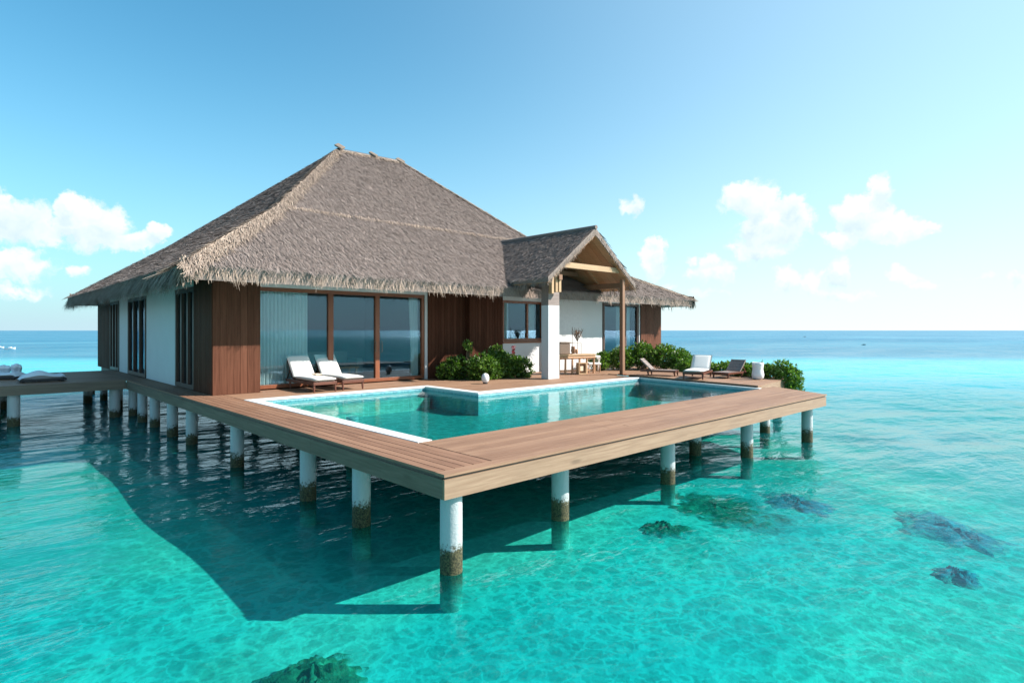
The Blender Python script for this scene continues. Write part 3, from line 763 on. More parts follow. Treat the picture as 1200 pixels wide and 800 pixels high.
def slope_blades(polys, dens, L=(.25,.5), W=(.018,.04), lift=(.015,.06), jit=.16, skip=None):
    Q = []; T = []
    for poly in polys:
        P, nr_ = sample_poly(poly, dens)
        if skip is not None: P = P[~skip(P)]
        dn = np.array([0,0,-1.]); dn = dn - nr_*dn.dot(nr_); dn /= np.linalg.norm(dn)
        n = len(P); DN = np.tile(dn, (n,1)); NR = np.tile(nr_, (n,1))
        Q.append(blade_quads(P+NR*.004, DN, NR, RNG.uniform(*L, (n,1)), RNG.uniform(*W, (n,1)), RNG.uniform(*lift, (n,1)), jit))
        course = (P[:,2]*2.2) % 1.0
        T.append(np.clip(RNG.normal(.47, .15, n) + (course-.5)*.10, 0, 1))
    return np.concatenate(Q), np.concatenate(T)
inporch = lambda P: (P[:,0] > 9.7) & (P[:,0] < 13.8) & (P[:,2] < 6.25-np.abs(P[:,0]-11.75)*.766-.15) & (P[:,1] > 9.3)
Q1, T1 = slope_blades(faces['front'], 620, L=(.12,.32), W=(.010,.024), lift=(.01,.05), jit=.13, skip=inporch)
Q2, T2 = slope_blades(faces['left'], 420, L=(.12,.32), W=(.012,.028))
Q3, T3 = slope_blades(faces['right'], 60)
Qb, Tb = slope_blades(faces['back'], 40)
quads_np('thatch_layer', np.concatenate([Q1,Q2,Q3,Qb]), np.concatenate([T1,T2,T3,Tb]), M['thatch'], roof)
def edge_blades(p0, p1, outd, per_m, L=(.22,.48), W=(.016,.05), rows=3, drop=1.0, back=.35, slope=.65, tb=.5):
    p0 = np.array(p0, float); p1 = np.array(p1, float); ln = np.linalg.norm(p1-p0); n = int(ln*per_m)
    t = RNG.random((n,1)); P = p0+(p1-p0)*t
    o = np.array(outd, float); al = (p1-p0)/ln
    bk = RNG.random((n,1))*back
    P = P - o*bk; P[:,2:3] += bk*slope - RNG.random((n,1))*.20
    down = -np.array([[0,0,1.]])*RNG.uniform(.75, 1.0, (n,1))*drop + o*RNG.uniform(.15, .55, (n,1)) + al*RNG.normal(0, .13, (n,1))
    # uneven tufts
    tuft = .85 + .15*np.sin(t*ln*5.1+2*np.sin(t*ln*1.7)) + .1*np.sin(t*ln*13.)
    Ln = RNG.uniform(*L, (n,1))*np.clip(tuft, .45, 1.15)
    down /= np.linalg.norm(down, axis=1, keepdims=True)
    s_ = np.tile(al, (n,1)); w2 = RNG.uniform(*W, (n,1))/2; tip = P + down*Ln
    V = np.stack([P-s_*w2, P+s_*w2, tip+s_*w2*.3, tip-s_*w2*.3], 1)
    return V, np.clip(RNG.normal(tb, .22, n), 0, 1)
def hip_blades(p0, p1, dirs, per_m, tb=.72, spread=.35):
    p0 = np.array(p0, float); p1 = np.array(p1, float); ln = np.linalg.norm(p1-p0); n = int(ln*per_m)
    Q = []; T = []
    for (dn, nr_) in dirs:
        t = RNG.random((n,1)); P = p0+(p1-p0)*t + nr_*RNG.uniform(.005, .05, (n,1)) + dn*(RNG.random((n,1))**1.7*spread*.7-.05)
        al = (p0-p1)/ln
        d = dn*.8 + al*RNG.uniform(.2, .9, (n,1)); d /= np.linalg.norm(d, axis=1, keepdims=True)
        NR = np.tile(nr_, (n,1))
        Q.append(blade_quads(P, d, NR, RNG.uniform(.2,.42,(n,1)), RNG.uniform(.010,.028,(n,1)), RNG.uniform(-.0,.05,(n,1)), .2))
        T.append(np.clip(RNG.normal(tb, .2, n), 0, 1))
    return np.concatenate(Q), np.concatenate(T)
def dn_n(poly):
    _, nr_ = sample_poly(poly, .01) if False else (None, None)
    a, b, c = [np.array(p_, float) for p_ in poly[:3]]; nr_ = np.cross(b-a, c-a); nr_ /= np.linalg.norm(nr_)
    if nr_[2] < 0: nr_ = -nr_
    dn = np.array([0,0,-1.]); dn = dn-nr_*dn.dot(nr_); return dn/np.linalg.norm(dn), nr_
E_ = [edge_blades(A, B, (0,-1,0), 560, (.20,.36), (.008,.022), tb=.5), edge_blades(A, D, (-1,0,0), 480, (.34,.6), (.018,.05), tb=.40, back=.12), edge_blades(B, C_, (1,0,0), 90), edge_blades(D, C_, (0,1,0), 30)]
def corner(p0, d0, n_=260):
    a = np.array(p0, float)[None]; an = RNG.uniform(0, math.pi/2, (n_,1))
    o = np.concatenate([-np.sin(an)*d0[0], -np.cos(an)*d0[1], an*0], 1)
    P = a + o*RNG.uniform(-.35,.04,(n_,1)) + np.array([[0,0,.05]])+RNG.uniform(-.2,.1,(n_,1))*np.array([[0,0,1.]])
    d = o*RNG.uniform(.25,.7,(n_,1)) + np.array([[0,0,-1.]]); d /= np.linalg.norm(d,axis=1,keepdims=True)
    s_ = np.cross(d, o); s_ /= np.linalg.norm(s_,axis=1,keepdims=True); w2 = RNG.uniform(.01,.025,(n_,1))
    tip = P+d*RNG.uniform(.2,.45,(n_,1))
    return np.stack([P-s_*w2,P+s_*w2,tip+s_*w2*.2,tip-s_*w2*.2],1), np.clip(RNG.normal(.6,.2,n_),0,1)
E_.append(corner(A, (1,1))); E_.append(corner(B, (-1,1)))
quads_np('eave_fringe', np.concatenate([e[0] for e in E_]), np.concatenate([e[1] for e in E_]), M['fringe'], roof)
fl_ = dn_n(faces['front'][0]); ll_ = dn_n(faces['left'][0]); fu = dn_n(faces['front'][1]); lu = dn_n(faces['left'][1]); rl = dn_n(faces['right'][0]); ru = dn_n(faces['right'][1])
H = [hip_blades(A, a2, (fl_, ll_), 520, .5, .8), hip_blades(a2, r1, (fu, lu), 440, .48, .7), hip_blades(B, b2_, (fl_, rl), 120, .55), hip_blades(b2_, r2, (fu, ru), 150, .55)]  # hips in paler straw: their sunlit highlight put into the colour
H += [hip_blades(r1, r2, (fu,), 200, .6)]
# pitch break along the front: a slight ridge of straw ends
pb = edge_blades(a2, b2_, (0,-1,0), 260, (.12,.24), (.01,.026), drop=.6, back=.10, slope=.7, tb=.26); pb[0][:,:,2] += .10
H.append(pb)
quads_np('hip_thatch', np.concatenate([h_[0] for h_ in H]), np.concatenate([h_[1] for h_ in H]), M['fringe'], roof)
mb = MB(); mb.tube([(7.8,18,10.5),(10.95,18,10.6)], .07, 10, .1); mb.build('ridge_pole', M['dark'], roof)
for (x, dx, dz) in ((7.85, .5, .12), (9.45, .15, .12), (10.85, .35, .05)):
    mb = MB(); mb.M = Matrix.Translation((x, 17.95, 10.66)) @ Matrix.Rotation(-.5, 4, 'Y') @ Matrix.Rotation(.6, 4, 'X')
    mb.box(-.05-dx*.12, .05+dx*.12, -.30, .16, -.04, .04, .35); 
    o = mb.build('ridge_cap', M['fringe'], roof, bevel=.02)

# --- porch
PX0, PXM, PX1, PY0, PY1 = 9.4, 11.75, 14.1, 7.2, 12.2; PZE, PZR = 4.47, 6.27
mb = MB(); th = .2
prof = [(PX0, PZE), (PXM, PZR), (PX1, PZE), (PX1, PZE-.16), (PXM, PZR-.24), (PX0, PZE-.16)]
vsp = [(x, PY0, z) for x, z in prof] + [(x, PY1, z) for x, z in prof]
mb.add(vsp, [(0,1,4,5),(1,2,3,4),(6,11,10,7),(7,10,9,8),(0,6,7,1),(1,7,8,2),(2,8,9,3),(0,5,11,6)], .4)
proof = mb.build('porch_roof', M['thatch'], villa)
mb = MB()
for sx, xe in ((-1, PX0), (1, PX1)):
    a = (xe-sx*.0, PZE-.17); b = (PXM, PZR-.25)
    n = 18
    for i in range(n):
        y0 = PY0+.02+(PY1-PY0-.05)*i/n; y1 = PY0+.02+(PY1-PY0-.05)*(i+1)/n-.008
        mb.add([(a[0],y0,a[1]),(a[0],y1,a[1]),(b[0],y1,b[1]),(b[0],y0,b[1]),(a[0],y0,a[1]-.02),(a[0],y1,a[1]-.02),(b[0],y1,b[1]-.02),(b[0],y0,b[1]-.02)],
               [(0,1,2,3),(7,6,5,4),(0,4,5,1),(1,5,6,2),(2,6,7,3),(3,7,4,0)], T_())
mb.build('porch_ceiling', M['ceil'], villa)
pL = ((PX0,PY0,PZE),(PX0,PY1,PZE),(PXM,PY1,PZR),(PXM,PY0,PZR)); pR = ((PX1,PY0,PZE),(PX1,PY1,PZE),(PXM,PY1,PZR),(PXM,PY0,PZR))
Q1, T1 = slope_blades([pL], 800, L=(.14,.34), W=(.010,.024)); Q2, T2 = slope_blades([pR], 200)
quads_np('thatch_layer', np.concatenate([Q1,Q2]), np.concatenate([T1,T2]), M['thatch'], proof)
E_ = [edge_blades((PX0,PY0,PZE),(PX0,9.6,PZE),(-1,0,0),190,(.15,.3),slope=.76,tb=.4), edge_blades((PX1,PY0,PZE),(PX1,9.6,PZE),(1,0,0),120,(.15,.3),slope=.76)]
for xe in (PX0, PX1):
    v_, t_ = edge_blades((xe,PY0,PZE),(PXM,PY0,PZR),(0,-1,0),220,(.08,.17),(.01,.022),drop=.9,back=.06,slope=0,tb=.25); E_.append((v_, t_))
quads_np('porch_fringe', np.concatenate([e[0] for e in E_]), np.concatenate([e[1] for e in E_]), M['fringe'], proof)
mb = MB(); mb.tube([(PXM,PY0-.03,PZR+.02),(PXM,11.9,PZR+.02)], .07, 10, .3); mb.build('ridge_roll', M['thatch'], proof)
# columns and beams
mb = MB(); mb.box(10.05, 10.58, 7.8, 8.12, Z+.003, 3.62); mb.build('masonry_column', M['white_wall'], villa, bevel=.008)
mb = MB(); mb.box(10.052, 10.578, 7.802, 8.118, 3.622, 4.42, .5); mb.build('column_capital', M['grey_wood'], villa)
mb = MB(); mb.box(13.42, 13.56, 7.3, 7.44, Z+.003, 4.62, .5); mb.build('porch_post', M['beam'], villa, bevel=.005)
mb = MB(); mb.box(13.38, 13.60, 7.26, 7.48, Z+.003, Z+.03, .4); mb.build('post_base', M['frame'], villa)
mb = MB(); mb.box(13.43, 13.55, 7.442, 10.0, 4.33, 4.52, .5); mb.box(10.25, 10.40, 7.5, 10.3, 4.45, 4.62, .5); each(mb, 'plate_beam', M['beam'], villa)
mb = MB(); mb.box(10.15, 13.42, 7.34, 7.46, 4.84, 5.02, .6); mb.build('collar_beam', M['pine'], villa, bevel=.005)
mb = MB(); mb.box(10.3, 13.2, 9.2, 9.3, 4.84, 5.0, .6); mb.build('collar_beam', M['beam'], villa)
mb = MB()
for (x, y) in ((10.02, 7.62), (10.16, 7.58), (10.30, 7.56)): mb.box(x, x+.11, y, y+.14, 4.02+random.uniform(-.04,.04), 4.60, T_())
each(mb, 'bracket', M['pine'], villa, bevel=.006)
for sx, xe in ((1, PX0), (-1, PX1)):
    for y in (8.6, 10.0):
        mb = MB(); mb.bar((xe+sx*.1, y, PZE-.16), (PXM-sx*.06, y, PZR-.33), .07, .1, .5); mb.build('rafter', M['ceil'], villa)

# curtains
def curtain(x0, x1, y, z0, z1, name, label, gather=0, folds=14, amp=.05):
    mb = MB(); n = folds*6; m_ = 10; vs_ = []; fs = []
    for j in range(m_+1):
        v = j/m_; z = z1+(z0-z1)*v
        for i in range(n+1):
            u = i/n; xw = x0+(x1-x0)*u
            if gather: xw = x0+(x1-x0)*(u*(1-gather*math.sin(min(1, v*1.1)*math.pi*.5)*.6)) if gather > 0 else x1-(x1-x0)*((1-u)*(1+gather*math.sin(v*math.pi*.5)*.55))
            vs_.append((xw, y+amp*math.sin(u*folds*2*math.pi+.5*math.sin(u*9))*(.6+.4*v), z))
    for j in range(m_):
        for i in range(n): a = j*(n+1)+i; fs.append((a, a+1, a+n+2, a+n+1))
    mb.add(vs_, fs); o = mb.build(name, M['curtain'], None, smooth=True)
    return tag(o, label, 'curtain', 'curtains behind the villa glass')
curtain(1.95, 3.35, 10.98, Z+.06, 3.9, 'curtain', 'wide pale sheer curtain behind the left pane of the sliding door')
curtain(6.75, 7.1, 10.95, Z+.06, 3.9, 'curtain', 'narrow gathered curtain at the right end of the sliding door', -.5, 5)
curtain(10.55, 11.0, 10.75, Z+.06, 3.9, 'curtain', 'grey blue curtain in the small window, left side', 0, 5)
curtain(12.0, 12.4, 10.75, Z+.06, 3.9, 'curtain', 'grey blue curtain in the small window, right side near the column', 0, 5)
curtain(17.3, 18.3, 10.45, Z+.06, 3.9, 'curtain', 'pale curtain behind the far right glass door', 0, 9)

# interior furniture dimly seen
sf = thing('sofa', 'grey green sofa dimly seen inside through the sliding glass door', 'sofa', (5.0, 13.4, Z+.03))
mb = MB(); mb.box(-1.0, 1.0, -.4, .4, .12, .42); mb.build('seat', M['sofa'], sf, bevel=.04, world=False)
mb = MB(); mb.box(-1.0, 1.0, .24, .46, .425, .85); mb.build('backrest', M['sofa'], sf, bevel=.05, world=False)
for s_ in (-1, 1):
    mb = MB(); mb.box(s_*1.12-.11, s_*1.12+.11, -.42, .46, .1, .62); mb.build('armrest', M['sofa'], sf, bevel=.04, world=False)
ct = thing('coffee_table', 'low pale table in front of the sofa inside the villa', 'table', (4.9, 12.2, Z+.03))
mb = MB(); mb.box(-.6, .6, -.3, .3, .36, .41); mb.build('tabletop', M['pine'], ct, world=False)
for sx in (-1, 1):
    for sy in (-1, 1): mb = MB(); mb.box(sx*.52-.03, sx*.52+.03, sy*.24-.03, sy*.24+.03, 0, .358); mb.build('leg', M['pine'], ct, world=False)

# ------------------------------------------------------------------ sun loungers (local: foot at y=0, head towards +y)
def lounger(name, label, cat, group, cushion=True, wood_='lounger_wood', L=1.95, W=.64, back=.72, rise=.55, seat=.27, slats=False):
    t = thing(name, label, cat, (0,0,0), 0, group)
    fm = M[wood_]; ys = L-back*.86
    mb = MB()
    for s_ in (-1, 1): mb.box(s_*W/2-.03 if s_ > 0 else -W/2, W/2 if s_ > 0 else -W/2+.03, .02, L-.15, seat-.08, seat, .4)
    mb.box(-W/2+.031, W/2-.031, .02, .06, seat-.08, seat-.002); mb.box(-W/2+.031, W/2-.031, L-.2, L-.16, seat-.08, seat-.002)
    mb.build('frame', fm, t, bevel=.004, world=False)
    for (sx, y) in ((-1, .05), (1, .05), (-1, L-.42), (1, L-.42)):
        mb = MB(); x = sx*(W/2-.03)
        mb.tube([(x, y+.02, seat-.081), (x, y+.0, 0)], [.034, .022], 8); mb.build('leg', fm, t, world=False)
    mb = MB()
    n = 13
    for i in range(n): y = .08+(ys-.1)*i/(n-1); mb.box(-W/2+.032, W/2-.032, y-.027, y+.027, seat-.02, seat-.001, T_())
    mb.build('seat_slats', fm if not slats else M['grey_wood'], t, world=False)
    ang = math.asin(rise/back)
    R = Matrix.Translation((0, ys, seat+.0)) @ Matrix.Rotation(ang, 4, 'X')
    mb = MB(); mb.M = R
    for s_ in (-1, 1): mb.box(s_*(W/2-.045)-.015, s_*(W/2-.045)+.015, 0, back, -.03, .012, .4)
    for i in range(10): y = .05+(back-.08)*i/9; mb.box(-W/2+.06, W/2-.06, y-.024, y+.024, -.008, .008, T_())
    bf = mb.build('backrest', fm if not slats else M['grey_wood'], t, world=False)
    mb = MB(); 
    for s_ in (-1, 1): mb.bar((s_*(W/2-.07), ys+back*.6*math.cos(ang), seat+rise*.6-.03), (s_*(W/2-.07), L-.1, seat-.03), .02, .03)
    each(mb, 'backrest_strut', fm, t, world=False)
    if cushion:
        v_, f_ = pillow(ys-.01, W-.01, .11); mb = MB(); mb.M = Matrix.Translation((0, -.03, seat+.002)); mb.add(v_, f_); mb.build('seat_cushion', M['cushion'], t, smooth=True, world=False)
        v_, f_ = pillow(back+.05, W-.01, .11); mb = MB(); mb.M = R @ Matrix.Translation((0, .0, .014)); mb.add(v_, f_); mb.build('back_cushion', M['cushion'], t, smooth=True, world=False)
    return t
G1 = 'white cushioned sun loungers by the glass door'
l1 = lounger('sun_lounger', 'white cushioned lounger with dark wood frame, nearer the villa corner of the pair', 'sun lounger', G1)
l1.location = (2.98, 9.06, Z+.003)
l2 = copy_tree(l1); l2.location = (3.82, 9.14, Z+.003)
l2['label'] = 'white cushioned lounger of the pair, before the middle pane of the sliding door'
del l1['group']; del l2['group']
l3 = copy_tree(l1); l3.location = (12.68, 4.12, ZR+.003); l3.rotation_euler = (0, 0, R_(-72)); l3.scale = (1.0, .9, .78)
l3['label'] = 'white cushioned lounger between two bare slatted loungers on the raised terrace'
s1 = lounger('slatted_lounger', 'bare slatted wooden lounger in front of the tall hedge, left of the white lounger', 'sun lounger', None, False, 'lounger_wood', 1.35, .56, .6, .46, .24, True)
s1.scale = (1, 1, .8); s1.location = (13.62, 5.2, ZR+.003); s1.rotation_euler = (0, 0, R_(20))
s2 = copy_tree(s1); s2.location = (13.7, 3.75, ZR+.003); s2.rotation_euler = (0, 0, R_(-92))
s2['label'] = 'bare slatted wooden lounger beside the white pot, right of the white lounger'
tw = MB(); v_, f_ = pillow(.3, .22, .035); tw.add(v_, f_); two = tw.build('folded_towel', M['towel'], None, smooth=True); two.location = (3.2, 9.9, Z+.385)
tag(two, 'beige folded towel on the seat edge of the nearer white lounger', 'towel')

# low daybeds on the jetty
def daybed(label, x, y, rz, L, W, arch):
    t = thing('low_daybed', label, 'daybed', (x, y, Z+.003), rz)
    mb = MB(); mb.box(-L/2, L/2, -W/2, W/2, .035, .10); mb.build('base', M['dark'], t, bevel=.015, world=False)
    for (sx, sy) in ((-1,-1),(1,-1),(1,1),(-1,1)):
        mb = MB(); mb.box(sx*(L/2-.1)-.04, sx*(L/2-.1)+.04, sy*(W/2-.08)-.03, sy*(W/2-.08)+.03, 0, .034); mb.build('foot', M['dark'], t, world=False)
    n = 24; vs_ = []; fs = []; mb = MB()
    for i in range(n+1):
        u = i/n; x_ = -L/2+L*u; hgt = .11 + arch*math.exp(-((u-.42)/.24)**2) + .05*math.exp(-((u-.93)/.06)**2)
        for j in range(9):
            v = j/8; yy = -W/2+W*v; e = (1-abs(2*v-1)**5)
            vs_.append((x_, yy, .10+hgt*(.45+.55*e)*(1-abs(2*u-1)**12)))
    for i in range(n):
        for j in range(8): a = i*9+j; fs.append((a, a+9, a+10, a+1))
    base = len(vs_)
    mb.add(vs_, fs)
    mb.build('mattress', M['blue_cushion'], t, smooth=True, world=False)
    return t
daybed('low arched pale blue daybed at the jetty front edge', -2.02, 18.1, R_(2), 1.15, .6, .14)
daybed('flat pale blue daybed at the far left with a bundle of towels on it', -3.15, 20.3, R_(-30), 1.7, .7, .02)
for i, (dx, w_, h_, lb) in enumerate(((-.12, .42, .26, 'bulky crumpled blue white towel bundle on the flat daybed'), (.22, .26, .30, 'upright rolled blue grey towel beside the crumpled bundle'))):
    v_, f_ = pillow(.34, w_, h_, 12, 12, .5); r = random.Random(i)
    v_ = [(a+.02*math.sin(a*40+b*25), b+.02*math.sin(a*33), c+.015*math.sin(a*45+i)) for a, b, c in v_]
    mb = MB(); mb.add(v_, f_); o = mb.build('towel_bundle', M['blue_cushion'], None, smooth=True); o.location = (-2.75+dx, 20.15-dx*.6, Z+.19)
    tag(o, lb, 'towels')

# ------------------------------------------------------------------ globe lamp, pot
gl_ = thing('deck_lamp', 'small white egg shaped lamp at the pool notch corner', 'lamp', (7.55, 8.05, Z+.003))
mb = MB(); mb.lathe((0,0,0), [(.07,0),(.075,.03),(.06,.035)], 24); mb.build('base', M['dark'], gl_, world=False)
mb = MB(); mb.lathe((0,0,.03), [(.05,0),(.095,.04),(.115,.11),(.115,.17),(.09,.24),(.045,.275),(.01,.285)], 28); mb.build('shade', M['vase'], gl_, smooth=True, world=False)
pot = thing('white_pot', 'tall white pot with dry flowers on the raised terrace by the hedge', 'pot', (14.2, 2.75, ZR+.003))
mb = MB(); mb.lathe((0,0,0), [(.12,0),(.17,.05),(.185,.15),(.165,.25),(.155,.32),(.17,.45),(.175,.52),(.16,.53),(.15,.45),(.13,.3)], 28); mb.build('body', M['vase'], pot, smooth=True, world=False)
Vq = []; 
for k in range(90):
    c = np.array([RNG.normal(-.06,.07), RNG.normal(-.05,.07), RNG.uniform(.34,.54)]); d = RNG.normal(0,1,3); d /= np.linalg.norm(d); e = np.cross(d, RNG.normal(0,1,3)); e /= np.linalg.norm(e)
    Vq.append([c-d*.02, c+e*.008, c+d*.02, c-e*.008])
quads_np('dry_flowers', np.array(Vq), RNG.random(90), M['towel'], pot, world=False)

# ------------------------------------------------------------------ rustic table group
tb = thing('console_table', 'rustic log console table with pale top against the stucco wall', 'table', (12.62, 8.95, Z+.003), R_(-14))
mb = MB(); mb.box(-.85, .85, -.28, .28, .66, .72, .8); mb.build('tabletop', M['pine'], tb, bevel=.01, world=False)
mb = MB(); mb.tube([(-.84,-.22,.60),(.84,-.22,.60)], .058, 12, .6); mb.tube([(-.84,.22,.60),(.84,.22,.60)], .058, 12, .6); each(mb, 'log_rail', M['table_wood'], tb, world=False)
for x in (-.78, -.5, -.2, .12, .45, .78):
    for y in (-.22, .22):
        mb = MB(); mb.tube([(x, y, 0), (x+.01, y, .55)], [.04, .035], 8, T_()); mb.build('leg', M['table_wood'], tb, world=False)
mb = MB(); mb.box(-.75,.75,-.19,.19,.10,.13,.4); mb.build('shelf', M['table_wood'], tb, world=False)
def crate(label, x, y, w_, h_, rz):
    t = thing('framed_crate', label, 'crate', (x, y, Z+.003), rz, None)
    mb = MB(); b_=.035
    for (a, b, c, d) in ((-w_/2,w_/2,0,b_),(-w_/2,w_/2,h_-b_,h_),(-w_/2,-w_/2+b_,b_,h_-b_),(w_/2-b_,w_/2,b_,h_-b_)): mb.box(a,b,-.08,.08,c,d,.9)
    mb.build('frame', M['pine'], t, world=False)
    mb = MB(); mb.box(-w_/2+b_,w_/2-b_,.03,.05,b_,h_-b_,.4); mb.build('panel', M['table_wood'], t, world=False)
    mb = MB(); mb.box(-w_*.2,w_*.2,-.03,.028,h_*.28,h_*.7,.9); mb.build('inner_block', M['towel'], t, world=False)
crate('square pale framed crate leaning under the table front', 12.62, 8.55, .36, .42, R_(-14))
ch = thing('curved_armchair', 'pale curved back armchair at the right end of the console table', 'armchair', (13.75, 8.95, Z+.003), R_(-30))
mb = MB(); mb.tube([(-.25,-.25,.5),(-.05,-.28,.62),(.2,-.22,.6),(.28,0,.5),(.28,.1,.3),(.27,.12,.05)], .04, 10, .9); mb.tube([(-.25,.3,.5),(-.05,.33,.62),(.2,.28,.6),(.28,.1,.5)], .04, 10, .9); each(mb, 'arm_rail', M['cushion'], ch, smooth=True, world=False)
mb = MB(); mb.box(-.25,.27,-.25,.3,.28,.36,.8); mb.build('seat', M['cushion'], ch, bevel=.03, world=False)
for (x, y) in ((-.22,-.22),(.22,-.22),(.22,.26),(-.22,.26)): mb = MB(); mb.tube([(x,y,0),(x,y,.279)], .022, 8); mb.build('leg', M['table_wood'], ch, world=False)
bk = thing('wicker_basket', 'square brown wicker basket on the console table beside the white column', 'basket', (12.16, 9.12, Z+.724), R_(-14))
mb = MB(); mb.prism([(-.28,-.18),(.28,-.18),(.28,.18),(-.28,.18)], 0, .40, .5); mb.build('body', M['wicker'], bk, bevel=.03, world=False)
mb = MB(); mb.box(-.30,.30,-.20,.20,.401,.45,.4); mb.build('lid', M['wicker'], bk, bevel=.015, world=False)
ln_ = thing('wire_lantern', 'open wire lantern holding small clay pots on the console table', 'lantern', (12.68, 8.92, Z+.724), R_(-14))
mb = MB()
for (a, b) in (((-.2,-.12,0),(-.2,-.12,1.0)),((.2,-.12,0),(.2,-.12,.42)),((-.2,.12,0),(-.2,.12,.42)),((.2,.12,0),(.2,.12,.42)),
               ((-.2,-.12,.42),(.2,-.12,.42)),((-.2,.12,.42),(.2,.12,.42)),((-.2,-.12,.42),(-.2,.12,.42)),((.2,-.12,.42),(.2,.12,.42)),
               ((-.2,-.12,.01),(.2,-.12,.01)),((-.2,.12,.01),(.2,.12,.01))): mb.tube([a,b], .011, 6)
mb.build('wire_frame', M['metal'], ln_, world=False)
for (x, y, r, h_, lb) in ((-.07, 0, .09, .28, 'tall reddish clay pot inside the wire lantern'), (.1, .02, .06, .17, 'small pale clay pot inside the wire lantern')):
    c_ = Matrix.Rotation(R_(-14), 4, 'Z') @ Vector((x, y, 0)); p_ = thing('clay_pot', lb, 'pot', (12.68+c_.x, 8.92+c_.y, Z+.728))
    mb = MB(); mb.lathe((0,0,0), [(r*.6,0),(r,h_*.4),(r*.8,h_*.8),(r*.9,h_),(r*.7,h_-.01)], 18); mb.build('body', M['beam'] if x < 0 else M['table_wood'], p_, smooth=True, world=False)
dr = thing('dried_branch', 'dried brown branch bouquet standing above the wire lantern', 'bouquet', (12.80, 8.9, Z+.73))
mb = MB(); r = random.Random(4)
for k in range(16):
    a = r.uniform(0, 6.28); e = r.uniform(.06, .26); h_ = r.uniform(.75, .98)
    mb.tube([(0,0,.0),(0,0,.45),(e*.5*math.cos(a),e*.5*math.sin(a),.66),(e*math.cos(a),e*math.sin(a),h_)], [.008,.007,.012,.006], 5, r.random())
mb.build('twigs', M['metal'], dr, world=False)
Vq = []
for k in range(60):
    c = np.array([RNG.normal(0,.08), RNG.normal(0,.08), RNG.uniform(.62,.85)]); d = RNG.normal(0,1,3); d[2] = abs(d[2])+.5; d /= np.linalg.norm(d); e = np.cross(d, RNG.normal(0,1,3)); e /= np.linalg.norm(e)
    Vq.append([c-d*.04, c+e*.018, c+d*.05, c-e*.018])
quads_np('dry_leaves', np.array(Vq), RNG.random(60), M['beam'], dr, world=False)
wl = thing('wall_lamp', 'small brass lamp on the white wall above the small window', 'lamp', (12.0, 10.40, 4.16))
mb = MB(); mb.tube([(0,.02,0),(0,-.10,.0)], .02, 8); mb.lathe((0,-.12,-.06), [(.02,0),(.055,.02),(.045,.12),(.02,.13)], 14); mb.build('body', M['metal'], wl, world=False)

# ------------------------------------------------------------------ shrubs
def shrub(name, label, x, y, z, blobs, nleaf, leaf=.075, group=None, seed=0, flower=False, dark=0.):
    g = np.random.default_rng(seed+100)
    t = thing(name, label, 'shrub', (x, y, z), 0, group)
    Q = []; T = []; tot = sum(b[3]*b[4]*b[5] for b in blobs)
    mb = MB()
    for (bx_, by, bz, rx, ry, rz_) in blobs:
        n = int(nleaf*(rx*ry*rz_)/tot)
        # clusters of leaves
        nc = max(6, n//9)
        d = g.normal(0, 1, (nc, 3)); d /= np.linalg.norm(d, axis=1, keepdims=True)
        rad = g.uniform(.35, 1.0, (nc, 1))**.45*g.uniform(.82, 1.13, (nc, 1))
        C = np.array([bx_, by, bz]) + d*rad*np.array([rx, ry, rz_])
        C[:,2] = np.maximum(C[:,2], .03)
        for c_, dd_ in zip(C, d):
            m_ = 9
            out_ = dd_*.7 + np.array([0,0,.5]) + g.normal(0,.3,3)
            tn = g.normal(.5+dark, .13)
            for k in range(m_):
                ld = out_ + g.normal(0, .75, 3); ld /= np.linalg.norm(ld)
                s_ = np.cross(ld, g.normal(0,1,3)); s_ /= np.linalg.norm(s_)
                L = leaf*g.uniform(.6, 1.35); o0 = c_ + g.normal(0, leaf*.25, 3); 
                Q.append([o0, o0+ld*L*.5+s_*L*.24, o0+ld*L, o0+ld*L*.5-s_*L*.24]); T.append(min(1, max(0, tn+g.normal(0, .16))))
    for k in range(14):
        b = blobs[k % len(blobs)]; e = (b[0]+g.uniform(-.7,.7)*b[3], b[1]+g.uniform(-.7,.7)*b[4], b[2]+g.uniform(.2,.9)*b[5])
        s0 = (b[0]*.6+g.uniform(-.1,.1), b[1]*.6, 0.0)
        mb.tube([s0, ((s0[0]+e[0])/2+g.uniform(-.05,.05), (s0[1]+e[1])/2, e[2]*.55), e], [.012,.009,.005], 5)
    mb.build('stems', M['stem'], t, world=False)
    quads_np('foliage', np.array(Q), np.array(T), M['leaf'], t, world=False)
    return t
S = 1
shrub('leafy_shrub', 'dark shrub at the left end of the bed in front of the brown cladding', 7.95, 9.9, Z, [(0,0,.35,.55,.4,.42),(-.35,.1,.25,.35,.3,.3)], 4600, .085, None, 1, dark=-.1)
shrub('leafy_shrub', 'round bright green shrub behind the egg shaped lamp', 8.55, 9.25, Z, [(0,0,.36,.65,.5,.45),(.3,.1,.62,.3,.3,.28)], 7500, .085, None, 2, dark=.05)
shrub('leafy_shrub', 'tallest green shrub rising before the small window corner', 9.3, 9.35, Z, [(0,0,.42,.6,.45,.5),(-.1,.1,.85,.24,.24,.25),(.35,-.2,.3,.4,.35,.33)], 7500, .085, None, 3, dark=.03)
shrub('leafy_shrub', 'small shrub pressed against the white masonry column', 9.95, 8.85, Z, [(0,0,.30,.35,.35,.36),(0,.3,.5,.25,.25,.22)], 2200, .08, None, 4, dark=-.06)
sp = shrub('tall_sprig', 'thin sprig standing high above the shrubs by the cladding', 8.15, 9.6, Z, [(0,0,1.12,.18,.12,.12),(.05,0,.9,.07,.06,.1)], 220, .09, None, 5, dark=.2)
sp['category'] = 'plant'
